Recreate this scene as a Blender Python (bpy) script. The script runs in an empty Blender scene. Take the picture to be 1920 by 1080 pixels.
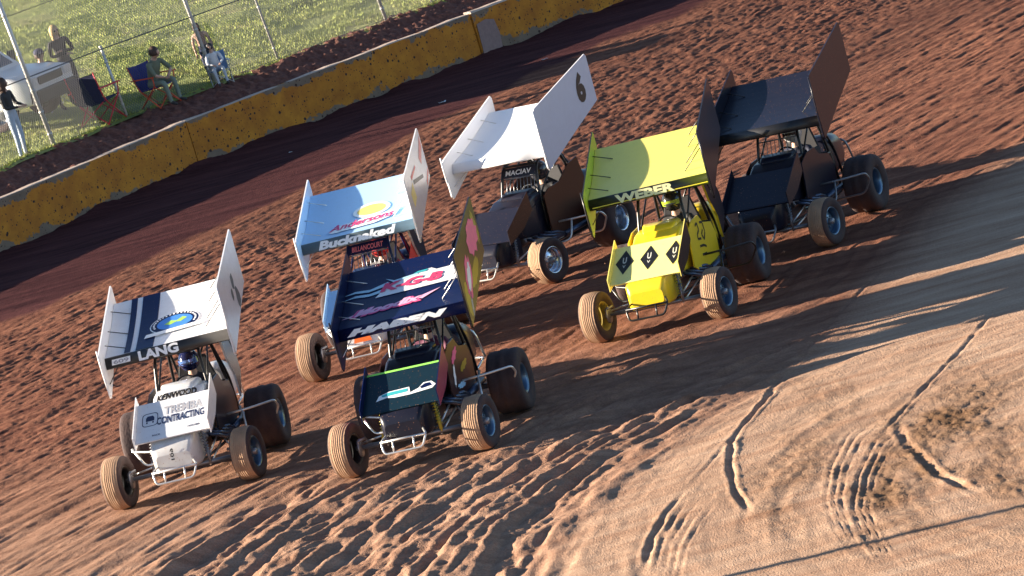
import bpy, bmesh, math, random
import numpy as np
from mathutils import Vector, Matrix
R = math.radians
S = bpy.context.scene
COL = S.collection
random.seed(7)

# ------------------------------------------------------------------ camera
E_, PHI, DIST, FPX = R(9), R(15), 55.0, 157*55.0
r0 = np.array([1, 0, 0.]); fw = np.array([0, math.cos(E_), -math.sin(E_)]); u0 = np.array([0, math.sin(E_), math.cos(E_)])
cr = math.cos(PHI)*r0 - math.sin(PHI)*u0; cu = math.sin(PHI)*r0 + math.cos(PHI)*u0
_d = fw + (790-960)/FPX*cr + (540-868)/FPX*cu
CAMP = -_d*DIST
def at(px, py, z=0.0):
    d = fw + (px-960)/FPX*cr + (540-py)/FPX*cu
    return CAMP + d*((z-CAMP[2])/d[2])
cd = bpy.data.cameras.new('camera'); cam = bpy.data.objects.new('camera', cd); COL.objects.link(cam)
m3 = Matrix(((cr[0], cu[0], -fw[0]), (cr[1], cu[1], -fw[1]), (cr[2], cu[2], -fw[2])))
cam.matrix_world = Matrix.Translation(Vector(CAMP)) @ m3.to_4x4()
cd.sensor_width = 36; cd.lens = 36*FPX/1920; cd.clip_start = 1; cd.clip_end = 2000
S.camera = cam
# ------------------------------------------------------------------ light
SUN_EL, SUN_AZ = R(13.5), R(7)      # azimuth: measured from -X towards +Y
W = bpy.data.worlds.new('World'); S.world = W; W.use_nodes = True
nt = W.node_tree; sky = nt.nodes.new('ShaderNodeTexSky'); sky.sky_type = 'NISHITA'; sky.sun_disc = False
sky.sun_elevation = SUN_EL; sky.sun_rotation = R(-84); sky.air_density = 0.8; sky.dust_density = 0.1; sky.ozone_density = 2.0
nt.links.new(sky.outputs[0], nt.nodes['Background'].inputs[0]); nt.nodes['Background'].inputs[1].default_value = 0.05
sl = bpy.data.lights.new('sun', 'SUN'); sl.energy = 5; sl.angle = R(0.5); sl.color = (1, 0.86, 0.68)
so = bpy.data.objects.new('sun', sl); COL.objects.link(so)
ts = Vector((-math.cos(SUN_AZ)*math.cos(SUN_EL), math.sin(SUN_AZ)*math.cos(SUN_EL), math.sin(SUN_EL)))
so.rotation_euler = (-ts).to_track_quat('-Z', 'Y').to_euler(); so.location = ts*60
S.view_settings.view_transform = 'Standard'; S.view_settings.look = 'None'; S.view_settings.gamma = 1
S.view_settings.exposure = 2.15
S.render.engine = 'CYCLES'; S.cycles.max_bounces = 6

# ------------------------------------------------------------------ materials
MATS = {}
def mat(name, col, rough=0.6, metal=0.0, spot=None, spot_amt=0.35, scale=12, var=0.15, bump=0.0, bscale=40, coat=0.0, dust=None, dust_amt=0.0, spec=.5):
    if name in MATS: return MATS[name]
    m = bpy.data.materials.new(name); m.use_nodes = True; n = m.node_tree.nodes; l = m.node_tree.links
    b = n['Principled BSDF']; b.inputs['Roughness'].default_value = rough; b.inputs['Metallic'].default_value = metal
    b.inputs['Coat Weight'].default_value = coat; b.inputs['Specular IOR Level'].default_value = spec
    tc = n.new('ShaderNodeTexCoord')
    nz = n.new('ShaderNodeTexNoise'); nz.inputs['Scale'].default_value = scale; nz.inputs['Detail'].default_value = 6
    l.new(tc.outputs['Object'], nz.inputs['Vector'])
    mx = n.new('ShaderNodeMix'); mx.data_type = 'RGBA'; mx.blend_type = 'MIX'
    c = Vector(col)
    mx.inputs[6].default_value = (*(c*(1-var)), 1); mx.inputs[7].default_value = (*[min(1, v) for v in c*(1+var)], 1)
    l.new(nz.outputs['Fac'], mx.inputs[0]); out = mx.outputs[2]
    if dust:
        n4 = n.new('ShaderNodeTexNoise'); n4.inputs['Scale'].default_value = 5; n4.inputs['Detail'].default_value = 8; n4.inputs['Roughness'].default_value = 0.7
        l.new(tc.outputs['Object'], n4.inputs['Vector'])
        mr = n.new('ShaderNodeMapRange'); mr.inputs[1].default_value = 0.35; mr.inputs[2].default_value = 0.75; mr.inputs[4].default_value = dust_amt
        l.new(n4.outputs['Fac'], mr.inputs[0])
        m3_ = n.new('ShaderNodeMix'); m3_.data_type = 'RGBA'; l.new(mr.outputs[0], m3_.inputs[0]); l.new(out, m3_.inputs[6]); m3_.inputs[7].default_value = (*dust, 1); out = m3_.outputs[2]
    if spot:
        v = n.new('ShaderNodeTexVoronoi'); v.inputs['Scale'].default_value = 38; v.inputs['Randomness'].default_value = 1
        l.new(tc.outputs['Object'], v.inputs['Vector'])
        n2 = n.new('ShaderNodeTexNoise'); n2.inputs['Scale'].default_value = 7; l.new(tc.outputs['Object'], n2.inputs['Vector'])
        th = n.new('ShaderNodeMath'); th.operation = 'MULTIPLY'; th.inputs[1].default_value = spot_amt; l.new(n2.outputs['Fac'], th.inputs[0])
        lt = n.new('ShaderNodeMath'); lt.operation = 'LESS_THAN'; l.new(v.outputs['Distance'], lt.inputs[0]); l.new(th.outputs[0], lt.inputs[1])
        cm = n.new('ShaderNodeMath'); cm.operation = 'GREATER_THAN'; cm.inputs[1].default_value = 0.55; 
        sp = n.new('ShaderNodeSeparateColor'); l.new(v.outputs['Color'], sp.inputs[0]); l.new(sp.outputs[0], cm.inputs[0])
        ml = n.new('ShaderNodeMath'); ml.operation = 'MULTIPLY'; l.new(lt.outputs[0], ml.inputs[0]); l.new(cm.outputs[0], ml.inputs[1])
        m2 = n.new('ShaderNodeMix'); m2.data_type = 'RGBA'; l.new(ml.outputs[0], m2.inputs[0]); l.new(out, m2.inputs[6]); m2.inputs[7].default_value = (*spot, 1); out = m2.outputs[2]
    l.new(out, b.inputs['Base Color'])
    if bump:
        n3 = n.new('ShaderNodeTexNoise'); n3.inputs['Scale'].default_value = bscale; n3.inputs['Detail'].default_value = 4; l.new(tc.outputs['Object'], n3.inputs['Vector'])
        bp = n.new('ShaderNodeBump'); bp.inputs['Strength'].default_value = bump; bp.inputs['Distance'].default_value = 0.02
        l.new(n3.outputs['Fac'], bp.inputs['Height']); l.new(bp.outputs[0], b.inputs['Normal'])
    MATS[name] = m; return m
CLAY = (0.30, 0.15, 0.085)
def paint(name, col, rough=0.3, amt=0.26, **k): return mat(name, col, rough, spot=CLAY, spot_amt=amt, var=0.05, coat=0.05, spec=(.5 if max(col) > .2 else .28), dust=(0.33, 0.22, 0.15), dust_amt=k.pop('dust_amt', 0.18)*(1 if max(col) > .2 else .15), **k)
M_black = paint('black_paint', (0.012, 0.012, 0.016), spot_amt=0.3) if False else paint('black_paint', (0.010, 0.011, 0.022), dust_amt=0.08)
M_tube_black = mat('black_tube', (0.012, 0.012, 0.014), 0.35)
M_steel = mat('bright_steel', (0.72, 0.70, 0.67), 0.28, 0.7)
M_grey = mat('grey_steel', (0.25, 0.25, 0.27), 0.4, 0.6)
M_alu = mat('aluminium', (0.62, 0.68, 0.76), 0.22, 0.9)
M_rubber = mat('dusty_rubber', (0.035, 0.022, 0.024), 0.85, bump=0.3, dust=(0.12, 0.065, 0.05), dust_amt=0.5)
M_tread = mat('clay_caked_tread', (0.38, 0.235, 0.145), 0.95, var=0.42, scale=6, bump=0.3, bscale=60)
M_seat = mat('seat_fabric', (0.02, 0.02, 0.025), 0.8)
M_engine = mat('engine_metal', (0.14, 0.13, 0.14), 0.45, 0.5, dust=CLAY, dust_amt=0.3)
M_header = mat('exhaust_header', (0.06, 0.08, 0.13), 0.4, 0.7)
M_wht = paint('white_paint', (0.78, 0.78, 0.80), amt=0.22, dust_amt=0.16)
M_ltr_w = mat('white_lettering', (0.85, 0.85, 0.85), 0.4, var=0.02)
M_ltr_k = mat('black_lettering', (0.01, 0.01, 0.012), 0.4, var=0.02)
M_ltr_g = mat('grey_lettering', (0.35, 0.35, 0.38), 0.4, var=0.02)
M_navy = paint('navy_paint', (0.003, 0.009, 0.055), amt=0.22, dust_amt=0.05)
M_red = mat('red_paint', (0.7, 0.03, 0.02), 0.4, var=0.1)
M_pink = mat('pink_vinyl', (0.85, 0.10, 0.28), 0.45, var=0.12)
M_pink2 = mat('pale_pink_vinyl', (0.85, 0.45, 0.62), 0.45, var=0.1)
M_sky = mat('light_blue_vinyl', (0.30, 0.58, 0.82), 0.4, var=0.1)
M_teal = mat('teal_vinyl', (0.05, 0.42, 0.45), 0.4, var=0.2)
M_green = mat('green_vinyl', (0.12, 0.55, 0.12), 0.4, var=0.2)
M_gold = mat('gold_vinyl', (0.80, 0.60, 0.16), 0.4, var=0.15)
M_magenta = mat('magenta_vinyl', (0.45, 0.02, 0.22), 0.4, var=0.15)
M_skin = mat('skin', (0.55, 0.33, 0.24), 0.6, var=0.08)

# ------------------------------------------------------------------ mesh builder
class MB:
    def __init__(s): s.v = []; s.f = []; s.m = []; s.sm = []
    def add(s, vs, fs, mi=0, smooth=False):
        o = len(s.v); s.v += [tuple(p) for p in vs]
        for f in fs: s.f.append([i+o for i in f]); s.m.append(mi); s.sm.append(smooth)
    def box(s, c, d, mi=0, rot=None):
        vs = []
        for x in (-.5, .5):
            for y in (-.5, .5):
                for z in (-.5, .5):
                    p = Vector((x*d[0], y*d[1], z*d[2]))
                    if rot: p = rot @ p
                    vs.append(p+Vector(c))
        s.add(vs, [(0, 1, 3, 2), (4, 6, 7, 5), (0, 4, 5, 1), (2, 3, 7, 6), (0, 2, 6, 4), (1, 5, 7, 3)], mi)
    def tube(s, pts, r, n=8, mi=0, round_=True, closed=False):
        pts = [Vector(p) for p in pts]
        rs = r if isinstance(r, (list, tuple)) else [r]*len(pts)
        if round_ and len(pts) > 2 and not closed:    # soften the corners
            q = [pts[0]]; qr = [rs[0]]
            for i in range(1, len(pts)-1):
                a, b, c = pts[i-1], pts[i], pts[i+1]
                t = min((a-b).length, (c-b).length)*0.3
                p1 = b+(a-b).normalized()*t; p2 = b+(c-b).normalized()*t
                for k in range(4):
                    w = k/3; q.append(p1*(1-w)**2 + b*2*w*(1-w) + p2*w*w); qr.append(rs[i])
            q.append(pts[-1]); qr.append(rs[-1]); pts, rs = q, qr
        vs = []; prev = None; L = len(pts)
        for i, p in enumerate(pts):
            if closed: t = pts[(i+1) % L]-pts[i-1]
            else: t = pts[min(i+1, L-1)]-pts[max(i-1, 0)]
            t.normalize()
            if prev is None:
                a = Vector((0, 0, 1)) if abs(t.z) < .9 else Vector((1, 0, 0)); u = t.cross(a).normalized()
            else: u = (prev-t*prev.dot(t)).normalized()
            w = t.cross(u); prev = u
            for k in range(n):
                an = 2*math.pi*k/n; vs.append(p+(u*math.cos(an)+w*math.sin(an))*rs[i])
        fs = []
        for i in range(L if closed else L-1):
            j = (i+1) % L
            for k in range(n): fs.append((i*n+k, i*n+(k+1) % n, j*n+(k+1) % n, j*n+k))
        s.add(vs, fs, mi, True)
        if not closed: s.add(vs, [list(range(n))[::-1], [(L-1)*n+k for k in range(n)]], mi) if False else s.f.extend([[len(s.v)-len(vs)+k for k in range(n)][::-1], [len(s.v)-n+k for k in range(n)]]) or s.m.extend([mi, mi]) or s.sm.extend([False, False])
    def lathe(s, prof, c, n=40, mis=None, axis='x', mi=0):     # prof: (axial, radius)
        vs = []
        for a, r in prof:
            for k in range(n):
                an = 2*math.pi*k/n; y, z = r*math.cos(an), r*math.sin(an)
                p = (a, y, z) if axis == 'x' else (y, z, a)
                vs.append(Vector(p)+Vector(c))
        for i in range(len(prof)-1):
            fs = [(i*n+k, i*n+(k+1) % n, (i+1)*n+(k+1) % n, (i+1)*n+k) for k in range(n)]
            o = len(s.v)
            for f in fs: s.f.append([q+o for q in f]); s.m.append(mis[i] if mis else mi); s.sm.append(True)
        s.v += [tuple(p) for p in vs]
    def loft(s, rings, mi=0, cap=True, smooth=True):
        n = len(rings[0]); vs = [p for r in rings for p in r]
        fs = [(i*n+k, i*n+(k+1) % n, (i+1)*n+(k+1) % n, (i+1)*n+k) for i in range(len(rings)-1) for k in range(n)]
        o = len(s.v); s.add(vs, fs, mi, smooth)
        if cap:
            s.f += [[o+k for k in range(n)][::-1], [o+(len(rings)-1)*n+k for k in range(n)]]; s.m += [mi, mi]; s.sm += [False, False]
    def plate_x(s, poly, x, t, mi=(0, 0, 0)):      # polygon in (y,z), thickness t centred on x; mi = (-x face, +x face, rim)
        n = len(poly); o = len(s.v)
        s.v += [(x-t/2, y, z) for y, z in poly]+[(x+t/2, y, z) for y, z in poly]
        s.f.append([o+k for k in range(n)][::-1]); s.m.append(mi[0]); s.sm.append(False)
        s.f.append([o+n+k for k in range(n)]); s.m.append(mi[1]); s.sm.append(False)
        for k in range(n): s.f.append([o+k, o+(k+1) % n, o+n+(k+1) % n, o+n+k]); s.m.append(mi[2]); s.sm.append(False)
    def build(s, name, mats, parent=None, bevel=0, fix=True):
        me = bpy.data.meshes.new(name); me.from_pydata(s.v, [], s.f)
        if not isinstance(mats, (list, tuple)): mats = [mats]
        for m in mats: me.materials.append(m)
        me.polygons.foreach_set('material_index', s.m); me.polygons.foreach_set('use_smooth', s.sm)
        if fix:
            bm = bmesh.new(); bm.from_mesh(me); bmesh.ops.recalc_face_normals(bm, faces=bm.faces); bm.to_mesh(me); bm.free()
        me.update()
        o = bpy.data.objects.new(name, me); COL.objects.link(o)
        if parent: o.parent = parent
        if bevel:
            b = o.modifiers.new('bevel', 'BEVEL'); b.width = bevel; b.segments = 2; b.limit_method = 'ANGLE'
        return o
def tag(o, label=None, cat=None, group=None, kind=None):
    if label: o['label'] = label
    if cat: o['category'] = cat
    if group: o['group'] = group
    if kind: o['kind'] = kind
    return o
def empty(name, loc, rz=0, label=None, cat=None, group=None):
    o = bpy.data.objects.new(name, None); COL.objects.link(o); o.location = loc; o.rotation_euler = (0, 0, rz); o.empty_display_size = .2
    return tag(o, label, cat, group)
def rrect(y, hw, z0, z1, c, n=4, cx=0):     # rounded rectangle ring in the xz plane at y
    pts = []; c = min(c, hw*.95, (z1-z0)*.48)
    for (sx, sz, a0) in ((1, 1, 0), (-1, 1, 90), (-1, -1, 180), (1, -1, 270)):
        for k in range(n+1):
            a = R(a0+90*k/n); px = (hw-c)*sx+c*math.cos(a); pz = ((z1-c) if sz > 0 else (z0+c))+c*math.sin(a)
            pts.append((cx+px, y, pz))
    return pts
# text as flat mesh data
_tc = {}
def text2d(body, bold=0.02, shear=0.0):
    key = (body, bold, shear)
    if key in _tc: return _tc[key]
    cu_ = bpy.data.curves.new('t', 'FONT'); cu_.body = body; cu_.offset = bold; cu_.shear = shear; cu_.align_x = 'CENTER'; cu_.align_y = 'CENTER'; cu_.resolution_u = 3
    o = bpy.data.objects.new('t', cu_); COL.objects.link(o)
    dg = bpy.context.evaluated_depsgraph_get(); me = bpy.data.meshes.new_from_object(o.evaluated_get(dg))
    vs = [(v.co.x, v.co.y) for v in me.vertices]; fs = [list(p.vertices) for p in me.polygons]
    COL.objects.unlink(o); bpy.data.objects.remove(o); bpy.data.curves.remove(cu_); bpy.data.meshes.remove(me)
    _tc[key] = (vs, fs); return vs, fs
def add_text(mb, body, fn, w, h, bold=0.02, shear=0.0, mi=0, arch=0):   # fits the text in w x h and maps (u,v) with fn
    vs, fs = text2d(body, bold, shear)
    xs = [v[0] for v in vs]; ys = [v[1] for v in vs]; x0, x1, y0, y1 = min(xs), max(xs), min(ys), max(ys)
    out = []
    for x, y in vs:
        u = ((x-x0)/(x1-x0)-.5)*w; v = ((y-y0)/(y1-y0)-.5)*h; v += arch*(1-(2*u/w)**2)
        out.append(fn(u, v))
    mb.add(out, fs, mi)
def add_poly(mb, pts, fn, mi=0): mb.add([fn(u, v) for u, v in pts], [list(range(len(pts)))], mi)
def strip_poly(mb, u0_, u1_, v0_, v1_, fn, mi=0, n=10):       # a rectangle cut into strips along v so that it follows a curved panel
    for k in range(n):
        a, b = v0_+(v1_-v0_)*k/n, v0_+(v1_-v0_)*(k+1)/n
        mb.add([fn(u0_, a), fn(u1_, a), fn(u1_, b), fn(u0_, b)], [(0, 1, 2, 3)], mi)
def ellipse(cu_, cv, a, b, n=24, rot=0): return [(cu_+a*math.cos(t)*math.cos(rot)-b*math.sin(t)*math.sin(rot), cv+a*math.cos(t)*math.sin(rot)+b*math.sin(t)*math.cos(rot)) for t in [2*math.pi*k/n for k in range(n)]]

# ------------------------------------------------------------------ ground
def vnoise(u, v, seed):
    rng = np.random.RandomState(seed); T = rng.rand(256, 256)
    iu = np.floor(u).astype(int); iv = np.floor(v).astype(int); fu = u-iu; fv = v-iv
    fu = fu*fu*(3-2*fu); fv = fv*fv*(3-2*fv); a = iu & 255; b = iv & 255; a1 = (iu+1) & 255; b1 = (iv+1) & 255
    return (T[a, b]*(1-fu)+T[a1, b]*fu)*(1-fv)+(T[a, b1]*(1-fu)+T[a1, b1]*fu)*fv - .5
def build_clods():
    rnd = random.Random(11); mb = MB()
    for c in CARS:
        o_ = car_origin(c[1], c[2]); th_ = R(c[3])
        for k in range(26):
            wx = rnd.choice((.78, -.86)); y = 2.1+abs(rnd.gauss(0, .9)); x = wx+rnd.gauss(0, .35); z = .05+abs(rnd.gauss(0, .35))
            p = Vector((o_[0]+math.cos(th_)*x+math.sin(th_)*y, o_[1]-math.sin(th_)*x+math.cos(th_)*y, z)); r_ = .006+.016*rnd.random()**2
            vs = [p+Vector(v)*r_*(.6+.8*rnd.random()) for v in ((1, 0, 0), (-1, 0, 0), (0, 1, 0), (0, -1, 0), (0, 0, 1), (0, 0, -1))]
            mb.add(vs, [(0, 2, 4), (2, 1, 4), (1, 3, 4), (3, 0, 4), (2, 0, 5), (1, 2, 5), (3, 1, 5), (0, 3, 5)])
    o = mb.build('thrown_clods', mat('clay_clod', (.28, .13, .07), .95)); tag(o, 'small crumbs of clay thrown up by the rear tyres', 'dirt', kind='stuff')
def build_litter():
    for lab, px, py, w_, rz in (('crumpled pale plastic scrap on the dark clay beyond the number 6 car', 1022, 113, .16, 35), ('long thin pale strip of litter on the dark clay below the barrier joint', 830, 194, .20, 50), ('tiny pale scrap of litter on the dark clay near the left barrier joint', 545, 287, .07, 20)):
        p = at(px, py); mb = MB(); n = 9; rnd = random.Random(px)
        top = [[(w_*(i/(n-1)-.5), .10*w_*(j-1)+(.02*w_*rnd.gauss(0, 1)), .02+.05*w_*abs(rnd.gauss(0, 1.5))) for j in range(3)] for i in range(n)]
        rings = [[r_[0], r_[1], r_[2], (r_[2][0], r_[2][1], r_[2][2]-.006), (r_[1][0], r_[1][1], r_[1][2]-.006), (r_[0][0], r_[0][1], r_[0][2]-.006)] for r_ in top]
        mb.loft(rings); o = mb.build('litter', mat('pale_plastic', (.60, .60, .62), .4)); o.location = (p[0], p[1], 0); o.rotation_euler = (0, 0, R(rz)); tag(o, lab, 'litter', 'scraps of litter on the track')
def sst(x, a, b):
    t = np.clip((x-a)/(b-a), 0, 1); return t*t*(3-2*t)
WALL = [(-22, 8.5), (-13.0, 22.6), (-7.2, 31.1), (-3.8, 35.9), (-1.5, 38.35), (1.1, 40.9), (2.6, 42.5), (5.6, 45.3), (14, 52.5), (30, 64)]
WX = np.array([p[0] for p in WALL]); WY = np.array([p[1] for p in WALL])
def wall_y(x): return np.interp(x, WX, WY)
A57 = R(57)
def height(x, y):
    q1 = x*math.sin(A57)-y*math.cos(A57)
    q2 = 16.5-np.hypot(x-11.9, y+9.0)-1.68
    w = sst(y, 0, 9); q = q1*w+q2*(1-w); s_ = x*math.cos(A57)+y*math.sin(A57)
    # perpendicular distance in from the wall, and the edge of the smooth clay painted dark as its shadow
    dw = (wall_y(x)-y)*0.70
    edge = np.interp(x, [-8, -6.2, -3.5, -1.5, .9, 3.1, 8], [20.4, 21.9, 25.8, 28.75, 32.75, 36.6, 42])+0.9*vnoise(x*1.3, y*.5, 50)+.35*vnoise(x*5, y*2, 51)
    wall_shade = sst(y-edge, -0.25, 0.5)
    # amplitude map
    cl = sst(edge-y, 0, 3)*(1-sst(-(y-16), 0, 10)*0.55)                   # cloddy band below the painted shadow strip
    inf = sst(x-np.interp(y, [-14, -9, -6, -2, 1, 5, 12, 20], [-1.2, -.3, .6, 2.6, 4.4, 6.2, 9, 30])+0.9*vnoise(x*.5, y*.3, 77), -.3, 1.5)            # smooth sandy infield edge, lower right
    amp = 1.0*(1-wall_shade*0.8)*(1-inf*0.86)
    lane = np.exp(-((q1+0.2)/1.6)**2)                                      # deep ruts, bottom centre
    near = 1-sst(y, -1, 4)
    pat = .45+1.1*np.clip(vnoise(q*.8, s_*.16, 14)+.5, 0, 1)
    B = sst(q1, -9.5, -6.5)*(1-sst(q1+.5*vnoise(s_*.4, q*.3, 90), -2.2, -.6))      # packed, streaky lane between the clods and the ruts
    C = sst(q1, -1.8, -.3)*sst(y+x*.4, 3.5, 6.5)                                    # smooth packed clay up the track
    cz = .64*(1-.62*B-.75*C); near = near*(1-C)*sst(q1, -3.5, -.8)
    wob = .25*vnoise(q*.9, s_*.35, 96)
    h = amp*(0.045*vnoise(q*1.1, s_*.14, 1) + (0.014+.030*near*pat)*vnoise(q*3.0, s_*.30, 2) + (0.012+.075*near*pat)*vnoise((q+wob)*5.6, s_*.75, 3) + near*pat*.045*vnoise((q+wob)*8.5, s_*2.4, 97) + (0.022+.02*near)*vnoise(q*12, s_*2.0, 4)*(.4+.6*cz))
    h += amp*cz*(.4+1.2*pat)*((cl*.012+.006)*vnoise(q*8, s_*3.2, 5)+(cl*.020+.010)*vnoise(q*15, s_*4.6, 6)+.012*vnoise(x*24, y*11, 9))
    h += amp*cz*cl*.026*np.clip(vnoise(x*13+y*3, y*8, 15)-.24, 0, 1)*3*(.2+1.9*np.clip(vnoise(q*.7, s_*.3, 91)+.4, 0, 1))
    h += amp*(B+C)*(.022*vnoise(q*13, s_*.9, 92)+.016*vnoise(q*7, s_*.35, 93))
    an = np.arctan2(y+9, x-11.9)*9
    h += (1-amp)*(0.010*vnoise(q2*4, an*.4, 7)+.004*vnoise(x*14, y*9, 8)+.011*vnoise(q2*11+.3*vnoise(x, y, 95), an*.35, 10)*np.clip(vnoise(q2*.9, an*.2, 94)*3+.5, 0, 1)+.030*np.clip(vnoise(x*7, y*4, 16)-.40, 0, 1)+.012*np.clip(vnoise(x*20, y*10, 17)-.30, 0, 1))
    # single wheel tracks on the sandy part
    for pts, wd, dp in TRACKS:
        P = np.array([at(a, b)[:2] for a, b in pts]); dmin = np.full(x.shape, 9.0)
        bb = (x > P[:, 0].min()-1) & (x < P[:, 0].max()+1) & (y > P[:, 1].min()-1) & (y < P[:, 1].max()+1)
        if not bb.any(): continue
        xb, yb = x[bb], y[bb]; dm = np.full(xb.shape, 9.0)
        for i in range(len(P)-1):
            a = P[i]; b = P[i+1]; ab = b-a; t = np.clip(((xb-a[0])*ab[0]+(yb-a[1])*ab[1])/(ab@ab), 0, 1)
            dm = np.minimum(dm, np.hypot(xb-a[0]-ab[0]*t, yb-a[1]-ab[1]*t))
        dm = dm+0.03*vnoise(xb*6, yb*4, 31)
        fade = sst(np.hypot(xb-P[0, 0], yb-P[0, 1]), 0, .9)*sst(np.hypot(xb-P[-1, 0], yb-P[-1, 1]), 0, .9)
        h[bb] += fade*(-dp*np.exp(-(dm/wd)**2)+dp*.5*np.exp(-((dm-wd*1.9)/(wd*.7))**2))*np.clip(.85+.9*vnoise(xb*5, yb*3, 32), 0, 1.3)
    # heap of loose clods, lower right
    p = at(1720, 850); rr_ = ((x-p[0]+.5*vnoise(y*.5, x*.7, 44))/1.5)**2+((y-p[1]+.8*vnoise(x*1.5, y*.4, 45))/4.2)**2
    g = np.exp(-rr_**1.3)*np.clip(.55+1.5*vnoise(x*1.7, y*.7, 41)+.9*vnoise(x*5, y*2.4, 46), 0, 1.1)
    h += g*(0.022*(vnoise(x*15, y*8.5, 42))+.045*np.abs(vnoise(x*24, y*13, 43)))
    # clay spilled up against the foot of the wall
    h += 0.12*np.exp(-np.clip(dw, 0, 9)/0.35)*(0.5+1.3*(vnoise(x*1.6, y*1.2, 61)+.2*vnoise(x*8, y*8, 62)))
    for o, rr in PADS:
        h *= 1-0.8*np.exp(-((x-o[0])**2+(y-o[1])**2)/rr**2)
    return h, wall_shade, inf, g
def tr(off, pts): return [(a+off, b+off*.25) for a, b in pts]
_t1 = [(1205, 1080), (1222, 1010), (1250, 960), (1290, 915)]
_t2 = [(1470, 690), (1440, 745), (1400, 790), (1372, 830), (1368, 870), (1378, 920), (1410, 965)]
_t3 = [(1690, 790), (1640, 830), (1610, 890), (1600, 950), (1620, 1010), (1665, 1065)]
TRACKS = [(_t1, .034, .026), (_t2, .032, .024), ([(1480, 700), (1560, 600), (1660, 500)], .03, .014), ([(1290, 915), (1400, 790), (1500, 680)], .03, .010),
          (_t3, .018, .014), (tr(14, _t3), .018, .014), (tr(28, _t3), .018, .013), (tr(-24, _t3), .018, .012), (tr(-38, _t3), .018, .012), (tr(-52, _t3), .018, .010),
          ([(1640, 830), (1720, 740), (1800, 660), (1880, 560)], .025, .012), ([(1660, 810), (1740, 720), (1830, 630)], .02, .010),
          (tr(18, _t1), .018, .012), (tr(34, _t1), .018, .012), (tr(50, _t1), .018, .010), (tr(64, _t1), .018, .010),
          ([(1335, 1050), (1365, 1060), (1385, 1052)], .03, .015), ([(1680, 790), (1700, 830), (1760, 890), (1850, 930)], .04, .018)]
PADS = []
M_track = None
def ground_mats():
    m = bpy.data.materials.new('red_clay'); m.use_nodes = True; n = m.node_tree.nodes; l = m.node_tree.links; b = n['Principled BSDF']
    at_ = n.new('ShaderNodeAttribute'); at_.attribute_name = 'soil_and_shade'; sp = n.new('ShaderNodeSeparateColor'); l.new(at_.outputs['Color'], sp.inputs[0])
    tc = n.new('ShaderNodeTexCoord')
    mp = n.new('ShaderNodeMapping'); mp.inputs['Rotation'].default_value = (0, 0, -A57); mp.inputs['Scale'].default_value = (0.35, 2.2, 1)
    l.new(tc.outputs['Object'], mp.inputs[0])
    nz = n.new('ShaderNodeTexNoise'); nz.inputs['Scale'].default_value = 1.3; nz.inputs['Detail'].default_value = 9; nz.inputs['Roughness'].default_value = .68; l.new(mp.outputs[0], nz.inputs['Vector'])
    r1 = n.new('ShaderNodeValToRGB'); r1.color_ramp.elements[0].position = .33; r1.color_ramp.elements[1].position = .68
    r1.color_ramp.elements[0].color = (0.115, 0.045, 0.032, 1); r1.color_ramp.elements[1].color = (0.29, 0.130, 0.080, 1)
    l.new(nz.outputs['Fac'], r1.inputs[0])
    r2 = n.new('ShaderNodeValToRGB'); r2.color_ramp.elements[0].position = .3; r2.color_ramp.elements[1].position = .7
    r2.color_ramp.elements[0].color = (0.34, 0.19, 0.12, 1); r2.color_ramp.elements[1].color = (0.58, 0.40, 0.28, 1)
    l.new(nz.outputs['Fac'], r2.inputs[0])
    x1 = n.new('ShaderNodeMix'); x1.data_type = 'RGBA'; l.new(sp.outputs[1], x1.inputs[0]); l.new(r1.outputs[0], x1.inputs[6]); l.new(r2.outputs[0], x1.inputs[7])
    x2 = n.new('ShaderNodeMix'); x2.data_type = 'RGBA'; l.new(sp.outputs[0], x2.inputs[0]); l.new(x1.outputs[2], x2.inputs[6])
    r3 = n.new('ShaderNodeValToRGB'); r3.color_ramp.elements[0].color = (0.036, 0.013, 0.016, 1); r3.color_ramp.elements[0].position = .3; r3.color_ramp.elements[1].position = .72; r3.color_ramp.elements[1].color = (0.125, 0.048, 0.046, 1); l.new(nz.outputs['Fac'], r3.inputs[0])  # dark tones extend the wall's cast shadow, painted into the smooth clay
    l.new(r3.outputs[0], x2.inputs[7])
    x3 = n.new('ShaderNodeMix'); x3.data_type = 'RGBA'; l.new(sp.outputs[2], x3.inputs[0]); l.new(x2.outputs[2], x3.inputs[6]); x3.inputs[7].default_value = (0.15, 0.082, 0.042, 1)
    # fine crumbs
    v = n.new('ShaderNodeTexVoronoi'); v.inputs['Scale'].default_value = 26; l.new(tc.outputs['Object'], v.inputs['Vector'])
    n2 = n.new('ShaderNodeTexNoise'); n2.inputs['Scale'].default_value = 45; n2.inputs['Detail'].default_value = 5; l.new(tc.outputs['Object'], n2.inputs['Vector'])
    x4 = n.new('ShaderNodeMix'); x4.data_type = 'RGBA'; x4.blend_type = 'MULTIPLY'; x4.inputs[0].default_value = .55; l.new(x3.outputs[2], x4.inputs[6])
    r4 = n.new('ShaderNodeValToRGB'); r4.color_ramp.elements[0].position = .3; r4.color_ramp.elements[0].color = (.45, .42, .40, 1); r4.color_ramp.elements[1].position = .6; l.new(n2.outputs['Fac'], r4.inputs[0]); l.new(r4.outputs[0], x4.inputs[7])
    l.new(x4.outputs[2], b.inputs['Base Color']); b.inputs['Roughness'].default_value = .95; b.inputs['Specular IOR Level'].default_value = .03
    bp = n.new('ShaderNodeBump'); bp.inputs['Strength'].default_value = .55; bp.inputs['Distance'].default_value = .025; l.new(n2.outputs['Fac'], bp.inputs['Height']); l.new(bp.outputs[0], b.inputs['Normal'])
    return m
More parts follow.
